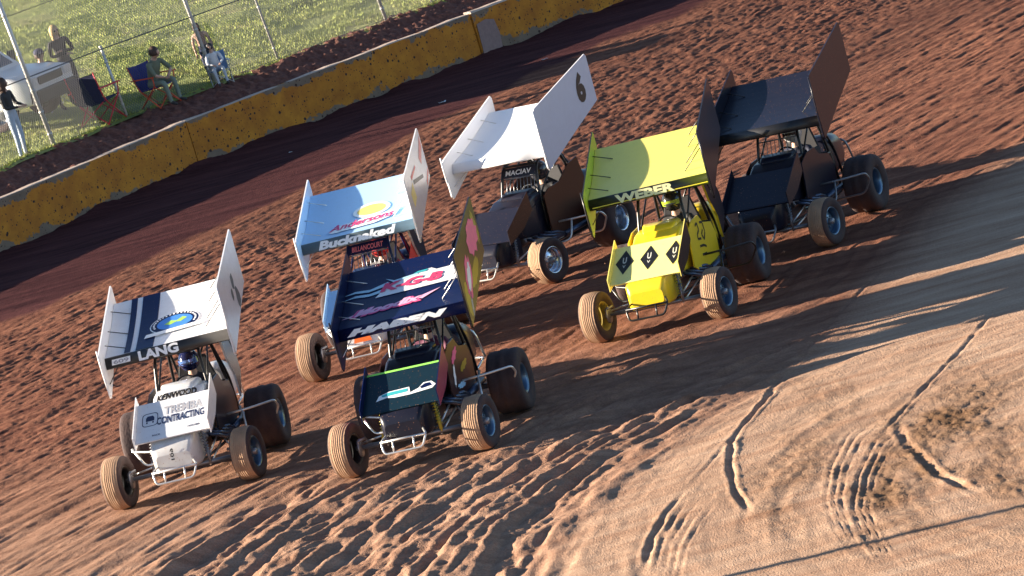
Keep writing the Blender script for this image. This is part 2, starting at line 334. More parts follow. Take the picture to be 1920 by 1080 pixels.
def grid_mesh(name, X, Y, Z, m, attr=None):
    ny, nx = X.shape; me = bpy.data.meshes.new(name); N = nx*ny
    co = np.stack([X, Y, Z], -1).reshape(-1).astype('f4'); me.vertices.add(N); me.vertices.foreach_set('co', co)
    i = np.arange((ny-1)*(nx-1)); r = i//(nx-1); c = i % (nx-1); a = r*nx+c
    idx = np.stack([a, a+1, a+nx+1, a+nx], -1).reshape(-1).astype('i4'); nf = len(i)
    me.loops.add(nf*4); me.loops.foreach_set('vertex_index', idx); me.polygons.add(nf); me.polygons.foreach_set('loop_start', (np.arange(nf)*4).astype('i4'))
    me.polygons.foreach_set('use_smooth', np.ones(nf, bool)); me.update(calc_edges=True); me.materials.append(m)
    if attr is not None:
        ca = me.color_attributes.new('soil_and_shade', 'FLOAT_COLOR', 'POINT'); d = np.ones((N, 4), 'f4')
        for k, a_ in enumerate(attr): d[:, k] = a_.reshape(-1)
        ca.data.foreach_set('color', d.reshape(-1))
    o = bpy.data.objects.new(name, me); COL.objects.link(o); return o
CARPOS = {}
def car_origin(px, py): p = at(px, py); return (p[0], p[1], 0)

def build_ground():
    xs = np.concatenate([[-400, -150, -60, -30, -16, -12, -10], np.arange(-8.4, 12.2, .028), [14, 17, 22, 40, 90, 200, 400]])
    ys = np.concatenate([[-300, -100, -50, -35, -25, -19, -16], np.arange(-13.6, 5, .045), np.arange(5, 25, .05), np.arange(25, 47, .07), [50, 60, 90, 200, 500]])
    X, Y = np.meshgrid(xs, ys); h, wall_shade, inf, g = height(X, Y)
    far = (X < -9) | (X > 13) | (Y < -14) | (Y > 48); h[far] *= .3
    o = grid_mesh('ground', X, Y, h, ground_mats(), (wall_shade, np.maximum(inf, .55*(1-sst(Y+X*.3, -4, 9))), np.clip(g*.9, 0, 1)))
    tag(o, kind='structure'); return o

# wall-following coordinates: s along the wall, d outward (away from the track)
seg = [np.array(p, float) for p in WALL]
cum = [0]
for a, b in zip(seg[:-1], seg[1:]): cum.append(cum[-1]+np.hypot(*(b-a)))
cum = np.array(cum)
def wpt(s_, d, z=0):
    x = np.interp(s_, cum, WX); y = np.interp(s_, cum, WY); e = .6
    tx = np.interp(s_+e, cum, WX)-np.interp(s_-e, cum, WX); ty = np.interp(s_+e, cum, WY)-np.interp(s_-e, cum, WY)
    L = np.hypot(tx, ty); tx, ty = tx/L, ty/L
    return x-ty*d, y+tx*d, z
def s_of_x(x): return float(np.interp(x, WX, cum))
WH = 0.94
def bank_z(s_, d):
    return WH-.06+0.11*np.clip(d-.3, 0, 60)+.20*np.clip((np.asarray(d)-.35)/1.1, 0, 1)
def build_bank():
    s0, s1 = 10, cum[-1]-2
    ss = np.arange(s0, s1, .04); dm = np.arange(.22, 1.75, .04)
    SS, DD = np.meshgrid(ss, dm); x, y, _ = wpt(SS, DD); z = bank_z(SS, DD)+.10*vnoise(SS*9, DD*9, 11)+.05*vnoise(SS*18, DD*16, 18)+.07*vnoise(SS*2.2, DD*3, 12)-.05*sst(DD, 1.4, 1.75)
    mm = mat('bark_mulch', (0.15, 0.055, 0.038), .95, var=.8, scale=16, bump=.8, bscale=40)
    o = grid_mesh('mulch_bed', x, y, z, mm); tag(o, kind='structure')
    dd = np.concatenate([np.arange(1.35, 14, .12), np.arange(14, 70, 1.5)]); SS, DD = np.meshgrid(np.arange(s0, s1, .2), dd); x, y, _ = wpt(SS, DD)
    z = bank_z(SS, DD)+.10*vnoise(SS*.6, DD*.6, 13)+.05*vnoise(SS*2, DD*2, 14)
    gm = bpy.data.materials.new('turf'); gm.use_nodes = True; n = gm.node_tree.nodes; l = gm.node_tree.links; b = n['Principled BSDF']
    tc = n.new('ShaderNodeTexCoord'); n1 = n.new('ShaderNodeTexNoise'); n1.inputs['Scale'].default_value = .55; n1.inputs['Detail'].default_value = 8; n1.inputs['Roughness'].default_value = .7; l.new(tc.outputs['Object'], n1.inputs['Vector'])
    rr = n.new('ShaderNodeValToRGB'); e = rr.color_ramp.elements; e[0].position = .3; e[0].color = (.07, .10, .02, 1); e[1].position = .5; e[1].color = (.28, .32, .08, 1); k = e.new(.68); k.color = (.38, .34, .14, 1)
    l.new(n1.outputs['Fac'], rr.inputs[0]); l.new(rr.outputs[0], b.inputs['Base Color']); b.inputs['Roughness'].default_value = .95
    n2 = n.new('ShaderNodeTexNoise'); n2.inputs['Scale'].default_value = 14; n2.inputs['Detail'].default_value = 6; l.new(tc.outputs['Object'], n2.inputs['Vector'])
    bp = n.new('ShaderNodeBump'); bp.inputs['Strength'].default_value = .9; bp.inputs['Distance'].default_value = .12; l.new(n2.outputs['Fac'], bp.inputs['Height']); l.new(bp.outputs[0], b.inputs['Normal'])
    o = grid_mesh('grass_bank', x, y, z, gm); tag(o, kind='structure')
    # blades
    rng = np.random.RandomState(3); N = 150000; bs = s_of_x(-11)+rng.rand(N)*(s_of_x(4.5)-s_of_x(-11)); bd = 1.45+rng.rand(N)**1.5*22
    dens = vnoise(bs*1.1, bd*1.1, 21)+vnoise(bs*4, bd*4, 22)*.7; k = dens > -.22; bs, bd = bs[k], bd[k]; N = len(bs)
    x, y, _ = wpt(bs, bd); z = bank_z(bs, bd)+.10*vnoise(bs*.6, bd*.6, 13)+.05*vnoise(bs*2, bd*2, 14)-.01
    a = rng.rand(N)*6.283; hh = .02+.06*rng.rand(N); wd = .007+.010*rng.rand(N); lx = rng.randn(N)*.035; ly = rng.randn(N)*.035
    V = np.empty((N, 3, 3)); V[:, 0] = np.stack([x-np.cos(a)*wd, y-np.sin(a)*wd, z], -1); V[:, 1] = np.stack([x+np.cos(a)*wd, y+np.sin(a)*wd, z], -1); V[:, 2] = np.stack([x+lx, y+ly, z+hh], -1)
    me = bpy.data.meshes.new('grass'); me.vertices.add(N*3); me.vertices.foreach_set('co', V.reshape(-1).astype('f4')); me.loops.add(N*3); me.loops.foreach_set('vertex_index', np.arange(N*3, dtype='i4'))
    me.polygons.add(N); me.polygons.foreach_set('loop_start', (np.arange(N)*3).astype('i4')); me.update(calc_edges=True)
    bm_ = mat('grass_blade', (.28, .36, .07), .8, var=.6, scale=1.2, dust=(.50, .44, .16), dust_amt=.75); me.materials.append(bm_)
    o = bpy.data.objects.new('grass', me); COL.objects.link(o); tag(o, 'short patchy green and straw coloured grass on the bank behind the fence', 'grass', kind='stuff')

def wall_material():
    m = bpy.data.materials.new('orange_painted_concrete'); m.use_nodes = True; n = m.node_tree.nodes; l = m.node_tree.links; b = n['Principled BSDF']; b.inputs['Roughness'].default_value = .85
    tc = n.new('ShaderNodeTexCoord'); sx = n.new('ShaderNodeSeparateXYZ'); l.new(tc.outputs['Object'], sx.inputs[0])
    n1 = n.new('ShaderNodeTexNoise'); n1.inputs['Scale'].default_value = 2.2; n1.inputs['Detail'].default_value = 7; n1.inputs['Roughness'].default_value = .65; l.new(tc.outputs['Object'], n1.inputs['Vector'])
    rr = n.new('ShaderNodeValToRGB'); e = rr.color_ramp.elements; e[0].position = .35; e[0].color = (.42, .135, .010, 1); e[1].position = .65; e[1].color = (.62, .235, .016, 1); l.new(n1.outputs['Fac'], rr.inputs[0])
    # bare grey concrete low down and in patches along the top
    def M(op, a, b_=None):
        q = n.new('ShaderNodeMath'); q.operation = op
        for i, t in enumerate((a, b_)):
            if t is None: continue
            if isinstance(t, (int, float)): q.inputs[i].default_value = t
            else: l.new(t, q.inputs[i])
        return q.outputs[0]
    n2 = n.new('ShaderNodeTexNoise'); n2.inputs['Scale'].default_value = .9; n2.inputs['Detail'].default_value = 8; n2.inputs['Roughness'].default_value = .7; l.new(tc.outputs['Object'], n2.inputs['Vector'])
    lo = M('LESS_THAN', sx.outputs[2], M('MULTIPLY', M('SUBTRACT', n2.outputs['Fac'], .40), 1.3))
    hi = M('GREATER_THAN', sx.outputs[2], M('ADD', M('MULTIPLY', M('SUBTRACT', .62, n2.outputs['Fac']), 1.2), .74))
    msk = M('MAXIMUM', lo, hi)
    cc = n.new('ShaderNodeValToRGB'); cc.color_ramp.elements[0].color = (.10, .06, .04, 1); cc.color_ramp.elements[1].color = (.32, .22, .15, 1); l.new(n1.outputs['Fac'], cc.inputs[0])
    x1 = n.new('ShaderNodeMix'); x1.data_type = 'RGBA'; l.new(msk, x1.inputs[0]); l.new(rr.outputs[0], x1.inputs[6]); l.new(cc.outputs[0], x1.inputs[7])
    v = n.new('ShaderNodeTexVoronoi'); v.inputs['Scale'].default_value = 9; l.new(tc.outputs['Object'], v.inputs['Vector']); sc = n.new('ShaderNodeSeparateColor'); l.new(v.outputs['Color'], sc.inputs[0])
    v2 = n.new('ShaderNodeTexVoronoi'); v2.inputs['Scale'].default_value = 19; l.new(tc.outputs['Object'], v2.inputs['Vector']); s2 = n.new('ShaderNodeSeparateColor'); l.new(v2.outputs['Color'], s2.inputs[0])
    n5 = n.new('ShaderNodeTexNoise'); n5.inputs['Scale'].default_value = 30; l.new(tc.outputs['Object'], n5.inputs['Vector'])
    d1 = M('LESS_THAN', M('ADD', v.outputs['Distance'], M('MULTIPLY', n5.outputs['Fac'], .25)), M('MULTIPLY', sc.outputs[0], .42))
    d2 = M('MULTIPLY', M('LESS_THAN', M('ADD', v2.outputs['Distance'], M('MULTIPLY', n5.outputs['Fac'], .2)), M('MULTIPLY', s2.outputs[0], .4)), 1.0)
    x2 = n.new('ShaderNodeMix'); x2.data_type = 'RGBA'; l.new(M('MAXIMUM', d1, d2), x2.inputs[0]); l.new(x1.outputs[2], x2.inputs[6]); x2.inputs[7].default_value = (.045, .018, .012, 1)
    top = M('GREATER_THAN', sx.outputs[2], WH-.012)
    x3 = n.new('ShaderNodeMix'); x3.data_type = 'RGBA'; l.new(top, x3.inputs[0]); l.new(x2.outputs[2], x3.inputs[6]); x3.inputs[7].default_value = (.52, .40, .32, 1)
    l.new(x3.outputs[2], b.inputs['Base Color'])
    bp = n.new('ShaderNodeBump'); bp.inputs['Strength'].default_value = .5; bp.inputs['Distance'].default_value = .02; l.new(n1.outputs['Fac'], bp.inputs['Height']); l.new(bp.outputs[0], b.inputs['Normal'])
    return m
def build_wall():
    wm = wall_material(); j = [s_of_x(-20), s_of_x(-3.72), s_of_x(2.25), s_of_x(20)]
    labs = ['long orange painted concrete barrier section at the left end of the wall', 'middle orange concrete barrier section with grey chipped patches along its top edge', 'far orange concrete barrier section at the upper right behind the pinkish grey patch']
    for i in range(3):
        a, b = j[i]+.012, j[i+1]-.012; n = int((b-a)/.25); rings = []
        for k in range(n+1):
            s_ = a+(b-a)*k/n; e = 0.006*math.sin(s_*3.1)+.008*random.uniform(-1, 1)
            prof = [(0, -.3), (0.03, WH*.55+e), (0.05, WH-.03+e), (.075, WH+e), (.26, WH+e), (.28, WH-.03), (.28, -.3)]
            rings.append([wpt(s_, d - (.03 if i == 2 else 0), z + (.03 if i == 2 else 0)) for d, z in prof])
        mb = MB(); mb.loft(rings, smooth=False); o = mb.build('concrete_barrier', wm); tag(o, labs[i], 'barrier', 'orange barrier sections along the track')
        if i == 2:
            mp = MB(); s_ = a+.3; vs = []
            for u, v in ((.02, .02), (.62, .0), (.66, .35), (.6, .66), (.35, .72), (.05, .68)): vs.append(wpt(a+u, -.036+.035*v, v))
            mp.add(vs, [list(range(6))]); po = mp.build('repair_patch', mat('pinkish_mortar', (.30, .19, .17), .9, var=.25, bump=.5), o, fix=False)

def build_fence():
    root = empty('chain_link_fence', wpt(s_of_x(-6), 1.55, bank_z(0, 1.55)), 0, 'tall chain link fence on pale metal posts behind the orange wall', 'fence')
    base = Vector(root.location); M_post = mat('galvanised_post', (.62, .60, .56), .5, .3, var=.1)
    lean = Vector((-.095, 0, 1)).normalized()
    def L(p): return Vector(p)-base
    D = 1.55
    # posts: (pixel x,y of foot, height, radius)
    for (px, py, h, r_) in ((108, 292, 4.2, .045), (243, 232, 1.48, .028), (410, 170, 4.2, .04), (523, 113, 4.2, .026), (728, 50, 4.2, .04), (812, 10, 4.2, .026)):
        p = at(px, py, bank_z(0, D)); s_ = s_of_x(p[0]); best = min(np.arange(s_-3, s_+3, .02), key=lambda q: (lambda w: abs(((w[0]-CAMP[0])/(w[1]-CAMP[1]))-((p[0]-CAMP[0])/(p[1]-CAMP[1]))))(wpt(q, D)))
        x, y, _ = wpt(best, D); f = Vector((x, y, bank_z(0, D)-.1)); mb = MB(); mb.tube([L(f), L(f+lean*(h+.1))], r_, 10); mb.tube([L(f+lean*(h+.1)), L(f+lean*(h+.13))], r_*1.25, 10)
        for q in (.35, .8, 1.25, 2.0, 2.8): 
            if q < h: mb.tube([L(f+lean*(q)), L(f+lean*(q+.035))], r_*1.2, 10)
        mb.build('post', M_post, root)
    sa, sb = s_of_x(-13), s_of_x(6); H = 4.0; P = .062
    M_wire = mat('galvanised_wire', (.08, .08, .09), .6)
    verts = []; faces = []
    def strand(p, q, r_):
        t = (q-p).normalized(); u = t.cross(Vector((.6, -.75, .1))).normalized(); w = t.cross(u); o = len(verts)
        for c in (p, q):
            for k in range(3): a = 2.094*k; verts.append(c+(u*math.cos(a)+w*math.sin(a))*r_)
        for k in range(3): faces.append((o+k, o+(k+1) % 3, o+3+(k+1) % 3, o+3+k))
    bz = bank_z(0, D)
    def fp(s_, h): 
        x, y, _ = wpt(s_, D); return Vector((x, y, bz-.02))+lean*h
    n = int((sb-sa)/P)
    for sg in (1, -1):
        for k in range(-int(H/P/1.0), n+int(H/P)):
            st = sa+k*P; prev = None
            for i in range(0, 9):
                h = H*i/8; s_ = st+sg*h*.78
                cur = fp(s_, h) if sa <= s_ <= sb else None
                if prev is not None and cur is not None: strand(L(prev), L(cur), .0038)
                prev = cur
    mb = MB(); mb.v = [tuple(v) for v in verts]; mb.f = [list(f) for f in faces]; mb.m = [0]*len(faces); mb.sm = [False]*len(faces)
    mb.build('wire_mesh', M_wire, root, fix=False)
    mb = MB()
    for h, r_ in ((.05, .006), (1.46, .012), (2.7, .006)):
        mb.tube([L(fp(s_, h)) for s_ in np.arange(sa, sb, .8)], r_, 6, round_=False)
    mb.build('straining_wire', M_wire, root)

# ------------------------------------------------------------------ people
def skin_body(name, joints, edges, mats, facemat, parent, root=0, sub=2):
    bm = bmesh.new(); vs = [bm.verts.new(j[0]) for j in joints]
    for a, b in edges: bm.edges.new((vs[a], vs[b]))
    me = bpy.data.meshes.new(name); bm.to_mesh(me); bm.free()
    o = bpy.data.objects.new(name, me); COL.objects.link(o); o.modifiers.new('skin', 'SKIN')
    for i, d in enumerate(me.skin_vertices[0].data):
        r_ = joints[i][1]; d.radius = r_ if isinstance(r_, tuple) else (r_, r_); d.use_root = (i == root)
    sm = o.modifiers.new('sub', 'SUBSURF'); sm.levels = sub; sm.render_levels = sub
    dg = bpy.context.evaluated_depsgraph_get(); m2 = bpy.data.meshes.new_from_object(o.evaluated_get(dg)); o.modifiers.clear(); o.data = m2; bpy.data.meshes.remove(me)
    for m in mats: m2.materials.append(m)
    segs = [(Vector(joints[a][0]), Vector(joints[b][0]), facemat.get((a, b), facemat.get('d', 0))) for a, b in edges]
    for p in m2.polygons:
        c = p.center; best = 9; mi = 0
        for a, b, m in segs:
            ab = b-a; t = max(0, min(1, (c-a).dot(ab)/max(ab.dot(ab), 1e-9))); d = (c-a-ab*t).length
            if d < best: best = d; mi = m
        p.material_index = mi; p.use_smooth = True
    o.parent = parent; return o
def head_mesh(mb, c, fdir, r=.105, mi=0):   # egg head with nose, chin, ears, eyes
    c = Vector(c); f = Vector(fdir).normalized(); side = f.cross(Vector((0, 0, 1))).normalized(); up = side.cross(f)
    n, m = 16, 10; vs = []; fs = []
    for i in range(m+1):
        ph = math.pi*i/m
        for k in range(n):
            th = 2*math.pi*k/n; x = math.sin(ph)*math.cos(th); y = math.sin(ph)*math.sin(th); z = math.cos(ph)
            rx = .74; ry = .9; rz = 1.12
            if z < 0: rx *= 1+.25*z; ry *= 1+.12*z
            p = side*(y*rx*r)+f*(x*ry*r)+up*(z*rz*r)
            if abs(y) < .25 and x > .5 and -.35 < z < .1: p += f*.018
            vs.append(c+p)
    for i in range(m):
        for k in range(n): fs.append((i*n+k, i*n+(k+1) % n, (i+1)*n+(k+1) % n, (i+1)*n+k))
    mb.add(vs, fs, mi, True)
def person(label, loc, rz, J, top, legs, hair=None, hairlong=False, shades=False, bare=False, scale=1, cap=None, lean=0, group=None, hands=True, fd=(0, -1, 0)):
    root = empty('person', loc, rz, label, 'person', group); root.scale = (scale,)*3; root.rotation_euler = (0, lean, rz)
    V = {k: Vector(v) for k, v in J.items()}
    names = ['pelvis', 'waist', 'chest', 'neck', 'head']
    js = [(V['pelvis'], (.15, .12)), (V['waist'], (.125, .10)), (V['chest'], (.16, .11)), (V['neck'], .055), (V['head'], .06)]
    ed = [(0, 1), (1, 2), (2, 3), (3, 4)]; fm = {'d': 0, (0, 1): 1, (1, 2): 0, (2, 3): 0, (3, 4): 2}
    for sd in 'LR':
        b = len(js)
        js += [(V['sh'+sd], .06), (V['el'+sd], .043), (V['wr'+sd], .028)]
        ed += [(2, b), (b, b+1), (b+1, b+2)]; fm[(b, b+1)] = 0; fm[(b+1, b+2)] = 2 if bare else 0; fm[(2, b)] = 0
        w = V['wr'+sd]; d = (w-V['el'+sd]).normalized(); sdv = d.cross(Vector((0, 0, 1)));
        if sdv.length < .1: sdv = Vector((1, 0, 0))
        sdv.normalize(); dn = sdv.cross(d)
        p = len(js); js.append((w+d*.05, (.034, .016))); ed.append((b+2, p)); fm[(b+2, p)] = 2
        for q in range(4):      # fingers
            k = len(js); off = sdv*(q-1.5)*.019
            js += [(w+d*.085+off, .0095), (w+d*(.115+(.01 if q in (1, 2) else 0))+off-dn*.012, .0085), (w+d*.125+off-dn*.035, .0075)]
            ed += [(p, k), (k, k+1), (k+1, k+2)]; fm[(p, k)] = fm[(k, k+1)] = fm[(k+1, k+2)] = 2
        k = len(js); s2 = sdv*(.034 if sd == 'L' else -.034); js += [(w+d*.045+s2, .010), (w+d*.075+s2*1.35-dn*.01, .0085)]; ed += [(p, k), (k, k+1)]; fm[(p, k)] = fm[(k, k+1)] = 2
        b = len(js); js += [(V['hip'+sd], .088), (V['kn'+sd], .06), (V['an'+sd], .038), (V['toe'+sd], .035)]
        ed += [(0, b), (b, b+1), (b+1, b+2), (b+2, b+3)]
        for a_, c_ in ((0, b), (b, b+1), (b+1, b+2)): fm[(a_, c_)] = 1
        fm[(b+2, b+3)] = 3
    shoe = mat('shoe', (.04, .035, .035), .7)
    o = skin_body('body', js, ed, [top, legs, M_skin, shoe], fm, root, 0, 1)
    mb = MB(); hd = V['head']+Vector((0, 0, .03)); head_mesh(mb, hd, fd)
    me = o.data   # join head into the body mesh
    bm = bmesh.new(); bm.from_mesh(me); vs = [bm.verts.new(v) for v in mb.v]
    for f in mb.f:
        try: ff = bm.faces.new([vs[i] for i in f]); ff.material_index = 2; ff.smooth = True
        except ValueError: pass
    bm.to_mesh(me); bm.free()
    f = Vector(fd).normalized(); sdv = f.cross(Vector((0, 0, 1))).normalized()
    if hair:
        mb = MB(); n, m = 16, 9; vs = []; fs = []
        for i in range(m+1):
            for k in range(n):
                ph = math.pi*i/m*(.62 if not hairlong else .66); th = 2*math.pi*k/n; x = math.sin(ph)*math.cos(th); y = math.sin(ph)*math.sin(th); z = math.cos(ph)
                rr = .118*(1+.05*math.sin(7*th+i)); back = 1.12 if x < 0 else (.98 if z > .45 else .80)
                ext = -(.16 if hairlong and x < .2 and i > m-3 else 0)*(i-m+3)/3 if i > m-3 else 0
                vs.append(hd+f*(x*rr*.92*back)+sdv*(y*rr*.86)+Vector((0, 0, z*rr*1.13+ext)))
        for i in range(m):
            for k in range(n): fs.append((i*n+k, i*n+(k+1) % n, (i+1)*n+(k+1) % n, (i+1)*n+k))
        mb.add(vs, fs, 0, True); mb.build('hair', hair, root, fix=False)
    if cap:
        mb = MB(); mb.lathe([(.135, .001), (.125, .06), (.09, .10), (.045, .108), (.035, .10)], hd, 18, axis='z'); mb.loft([[hd+f*a+sdv*w+Vector((0, 0, .045+z)) for w, z in ((-.07, 0), (.07, 0), (.07, .008), (-.07, .008))] for a in (.07, .17)]); mb.build('cap', cap, root)
    if shades:
        mb = MB()
        for q in (-1, 1): mb.lathe([(-.003, .001), (-.003, .024), (.003, .024), (.003, .001)], (0, 0, 0), 12)
        o0 = [Vector(v) for v in mb.v]; nn = len(o0)//2
        mb.v = [tuple(hd+f*(.093+p.x)+sdv*(p.y+(.033 if i < nn else -.033))+Vector((0, 0, p.z+.012))) for i, p in enumerate(o0)]
        mb.tube([hd+f*.095-sdv*.07+Vector((0, 0, .018)), hd+f*.099+Vector((0, 0, .018)), hd+f*.095+sdv*.07+Vector((0, 0, .018))], .004, 5)
        mb.build('sunglasses', mat('dark_lens', (.01, .01, .012), .15), root)
    return root
def pose_stand(arms='down', h=1.0):
    J = dict(pelvis=(0, 0, .95), waist=(0, .0, 1.1), chest=(0, .0, 1.32), neck=(0, -.01, 1.48), head=(0, -.03, 1.60))
    for s_, sg in (('L', 1), ('R', -1)):
        J['sh'+s_] = (.19*sg, 0, 1.42); J['hip'+s_] = (.10*sg, 0, .90); J['kn'+s_] = (.11*sg, -.02, .49); J['an'+s_] = (.11*sg, .02, .08); J['toe'+s_] = (.12*sg, -.14, .035)
        if arms == 'down': J['el'+s_] = (.25*sg, .03, 1.13); J['wr'+s_] = (.25*sg, -.05, .90)
        elif arms == 'front': J['el'+s_] = (.24*sg, -.05, 1.14); J['wr'+s_] = (.10*sg, -.27, 1.10)
        elif arms == 'fold': J['el'+s_] = (.25*sg, -.04, 1.14); J['wr'+s_] = (-.04*sg, -.20, 1.16+.05*sg)
    return J
def pose_sit(lean=0.0, seat=.45, arms='knees'):
    c, s = math.cos(lean), math.sin(lean)
    def T(y, z): return (y*c-z*s, y*s+z*c+seat+.05)
    J = dict(pelvis=(0, .0, seat+.06)); 
    for k, (y, z) in dict(waist=(0, .17), chest=(.0, .38), neck=(0, .54), head=(-.03, .66)).items(): a, b = T(y, z); J[k] = (0, a, b)
    for s_, sg in (('L', 1), ('R', -1)):
        a, b = T(0, .47); J['sh'+s_] = (.18*sg, a, b); J['hip'+s_] = (.10*sg, -.02, seat+.04); J['kn'+s_] = (.14*sg, -.44, seat+.06); J['an'+s_] = (.13*sg, -.46, .08); J['toe'+s_] = (.14*sg, -.61, .035)
        if arms == 'knees': J['el'+s_] = (.24*sg, a-.16, b-.24); J['wr'+s_] = (.12*sg, a-.36 if lean < .2 else -.40, b-.30)
        elif arms == 'wheel': J['el'+s_] = (.25*sg, a-.14, b-.22); J['wr'+s_] = (.13*sg, a-.36, b-.16)
    return J

# ------------------------------------------------------------------ sprint cars
WZ0 = 1.66
def wing_z(t): return WZ0+.012+.30*t+.14*t*t
def wing_fn(dz, cx=.04):                    # (u = across, t = 0..1 front to back) -> point a few mm above the top skin
    def f(u, t):
        y = .74+1.40*t; return (cx+u, y, wing_z(t)+dz+.006)
    return f
def make_wheel(root, x, y, Rr, w, side, steer, tread, rimm, deep, tan):
    wh = bpy.data.objects.new('wheel', None); COL.objects.link(wh); wh.parent = root; wh.location = (x, y, Rr); wh.rotation_euler = (0, R(-2)*side*0, steer)
    ri = .192; h = w/2; mb = MB()
    prof = [(-h*.82, ri), (-h*.98, ri+.02), (-h*1.03, Rr*.80), (-h*.98, Rr*.93), (-h*.86, Rr-.010)]
    mis = [0, 0, 0, 0]; n = 8 if tan else 3; 
    for k in range(n):
        a = -h*.82+(1.64*h)*k/n; b = -h*.82+(1.64*h)*(k+1)/n; g = (b-a)*.22
        for q in ((a+g, Rr-(.004*abs((a+b)/2/h)**2*6)), (b-g, Rr-(.004*abs((a+b)/2/h)**2*6)), (b, Rr-.013)): prof.append(q)
        mis += [1, 1, 1]
    prof += [(h*.98, Rr*.93), (h*1.03, Rr*.80), (h*.98, ri+.02), (h*.82, ri)]; mis += [0, 0, 0, 0]
    mis = mis[:len(prof)-1]
    mb.lathe(prof, (0, 0, 0), 56, mis=mis)
    mb.build('tyre', [M_rubber, M_tread if tan else M_rubber], wh)
    mb = MB(); s = side
    mb.lathe([(-h*.80, ri+.006), (-h*.88, ri-.004), (-h*.70, ri-.022), (-h*.3, ri-.034), (h*.3, ri-.034), (h*.70, ri-.022), (h*.88, ri-.004), (h*.80, ri+.006)], (0, 0, 0), 40)
    dx = s*h*deep
    mb.lathe([(dx, .155), (dx+s*.02, .10), (dx+s*.035, .06), (dx+s*.03, .03), (dx+s*.03, .001)], (0, 0, 0), 30)
    for k in range(6):
        a = k*math.pi/3; mb.lathe([(dx+s*.03, .001), (dx+s*.03, .009), (dx+s*.045, .009), (dx+s*.045, .001)], (0, .075*math.cos(a), .075*math.sin(a)), 8)
    mb.build('rim', rimm, wh)
    mb = MB(); mb.lathe([(dx-s*.02, .001), (dx-s*.02, .045), (dx+s*.09, .042), (dx+s*.10, .02), (dx+s*.10, .001)], (0, 0, 0), 16)
    mb.build('hub', M_grey, wh)
    return wh
def sprint_car(label, px, py, th, sp):
    o = car_origin(px, py); root = empty('sprint_car', (o[0], o[1], .0), R(-th), label, 'race car', 'winged race cars racing on the clay track')
    body, hood, cage = sp['body'], sp.get('hood', sp['body']), sp.get('cage', M_tube_black)
    dz = sp.get('dz', 0.0)
    # wheels
    st = R(-7)
    make_wheel(root, .84, 0, .335, .25, 1, st, None, sp.get('rim', M_alu), .15, True)
    make_wheel(root, -.84, 0, .335, .25, -1, st, None, sp.get('rrim', M_tube_black), .15, True)
    WB = sp.get('wb', 2.12); make_wheel(root, sp.get('lrx', .70), WB, .40, .40, 1, 0, None, sp.get('rim', M_alu), -.35, False)
    make_wheel(root, -.86, WB, .43, .46, -1, 0, None, sp.get('rim', M_alu), -.3, False)
    # front axle and steering
    mb = MB(); mb.tube([(-.74, 0, .335), (.74, 0, .335)], .028, 10); mb.build('front_axle', sp.get('axle', M_grey), root)
    for a, b in (((-.68, .14, .36), (-.2, .2, .42)), ((.68, .14, .36), (.30, .9, .5)), ((.34, .0, .30), (.36, .8, .42)), ((-.34, .0, .30), (-.36, .8, .42)), ((.34, .02, .40), (.36, .8, .55)), ((-.34, .02, .40), (-.36, .8, .55))):
        mb = MB(); mb.tube([a, b], .013, 6); mb.build('radius_rod', M_steel, root)
    for sx in (-1, 1):
        mb = MB(); a = Vector((sx*.37, -.06, .34)); b = Vector((sx*.31, .10, .80)); mb.tube([a, b], .012, 6)
        d = (b-a); N = 60; pts = [a+d*(.2+.62*k/N)+Vector((math.cos(k*.84), math.sin(k*.84), 0))*.032 for k in range(N)]; mb.tube(pts, .0065, 5, round_=False); mb.tube([a+d*.05, a+d*.45], .022, 8)
        mb.build('shock_absorber', sp.get('shock', M_grey), root)
        mb = MB(); mb.tube([(sx*.66, -.03, .30), (sx*.70, -.05, .42), (sx*.60, 0, .44)], .02, 6); mb.lathe([(-.01, .001), (-.01, .11), (.01, .11), (.01, .001)], (sx*.68, 0, .335), 20); mb.build('brake_disc', M_grey, root)
    # rear axle
    mb = MB(); mb.tube([(-.64, WB, .42), (.52, WB, .40)], .035, 10); mb.lathe([(-.12, .02), (-.1, .11), (.1, .11), (.12, .02)], (0, WB, .41), 16); mb.build('rear_axle', M_grey, root)
    # chassis tubes
    mb = MB(); t = .019
    for sx in (-1, 1):
        mb.tube([(sx*.20, -.26, .40), (sx*.30, .1, .38), (sx*.36, .9, .36), (sx*.38, 2.0, .38), (sx*.30, 2.45, .5)], t)
        mb.tube([(sx*.20, -.24, .62), (sx*.28, .0, .84), (sx*.33, .95, 1.06)], t)
        mb.tube([(sx*.345, .98, .40), (sx*.335, 1.0, 1.08), (sx*.285, 1.16, 1.58), (sx*.27, 1.85, 1.64), (sx*.34, 2.0, .95), (sx*.38, 2.02, .4)], .022)
        mb.tube([(sx*.27, 1.83, 1.62), (sx*.30, 2.3, .95), (sx*.28, 2.45, .52)], t)
        mb.tube([(sx*.345, .98, .42), (sx*.36, 1.5, .95), (sx*.34, 2.0, .95)], t); mb.tube([(sx*.335, 1.0, 1.06), (sx*.36, 1.5, .95)], t)
        mb.tube([(sx*.33, .95, 1.06), (sx*.30, 1.75, 1.6)], .014)
        mb.tube([(sx*.2, -.26, .40), (sx*.2, -.24, .62)], t)
    for a, z, xw in ((-.25, .40, .20), (-.24, .62, .2), (1.0, 1.07, .335), (1.17, 1.57, .28), (1.85, 1.635, .27), (2.0, .95, .34), (1.5, 1.6, .275), (2.0, .42, .38)): mb.tube([(-xw, a, z), (xw, a, z)], t)
    mb.tube([(-.27, 1.85, 1.6), (.0, 1.95, 1.2), (.27, 1.85, 1.6)], .014)
    mb.build('roll_cage', cage, root)
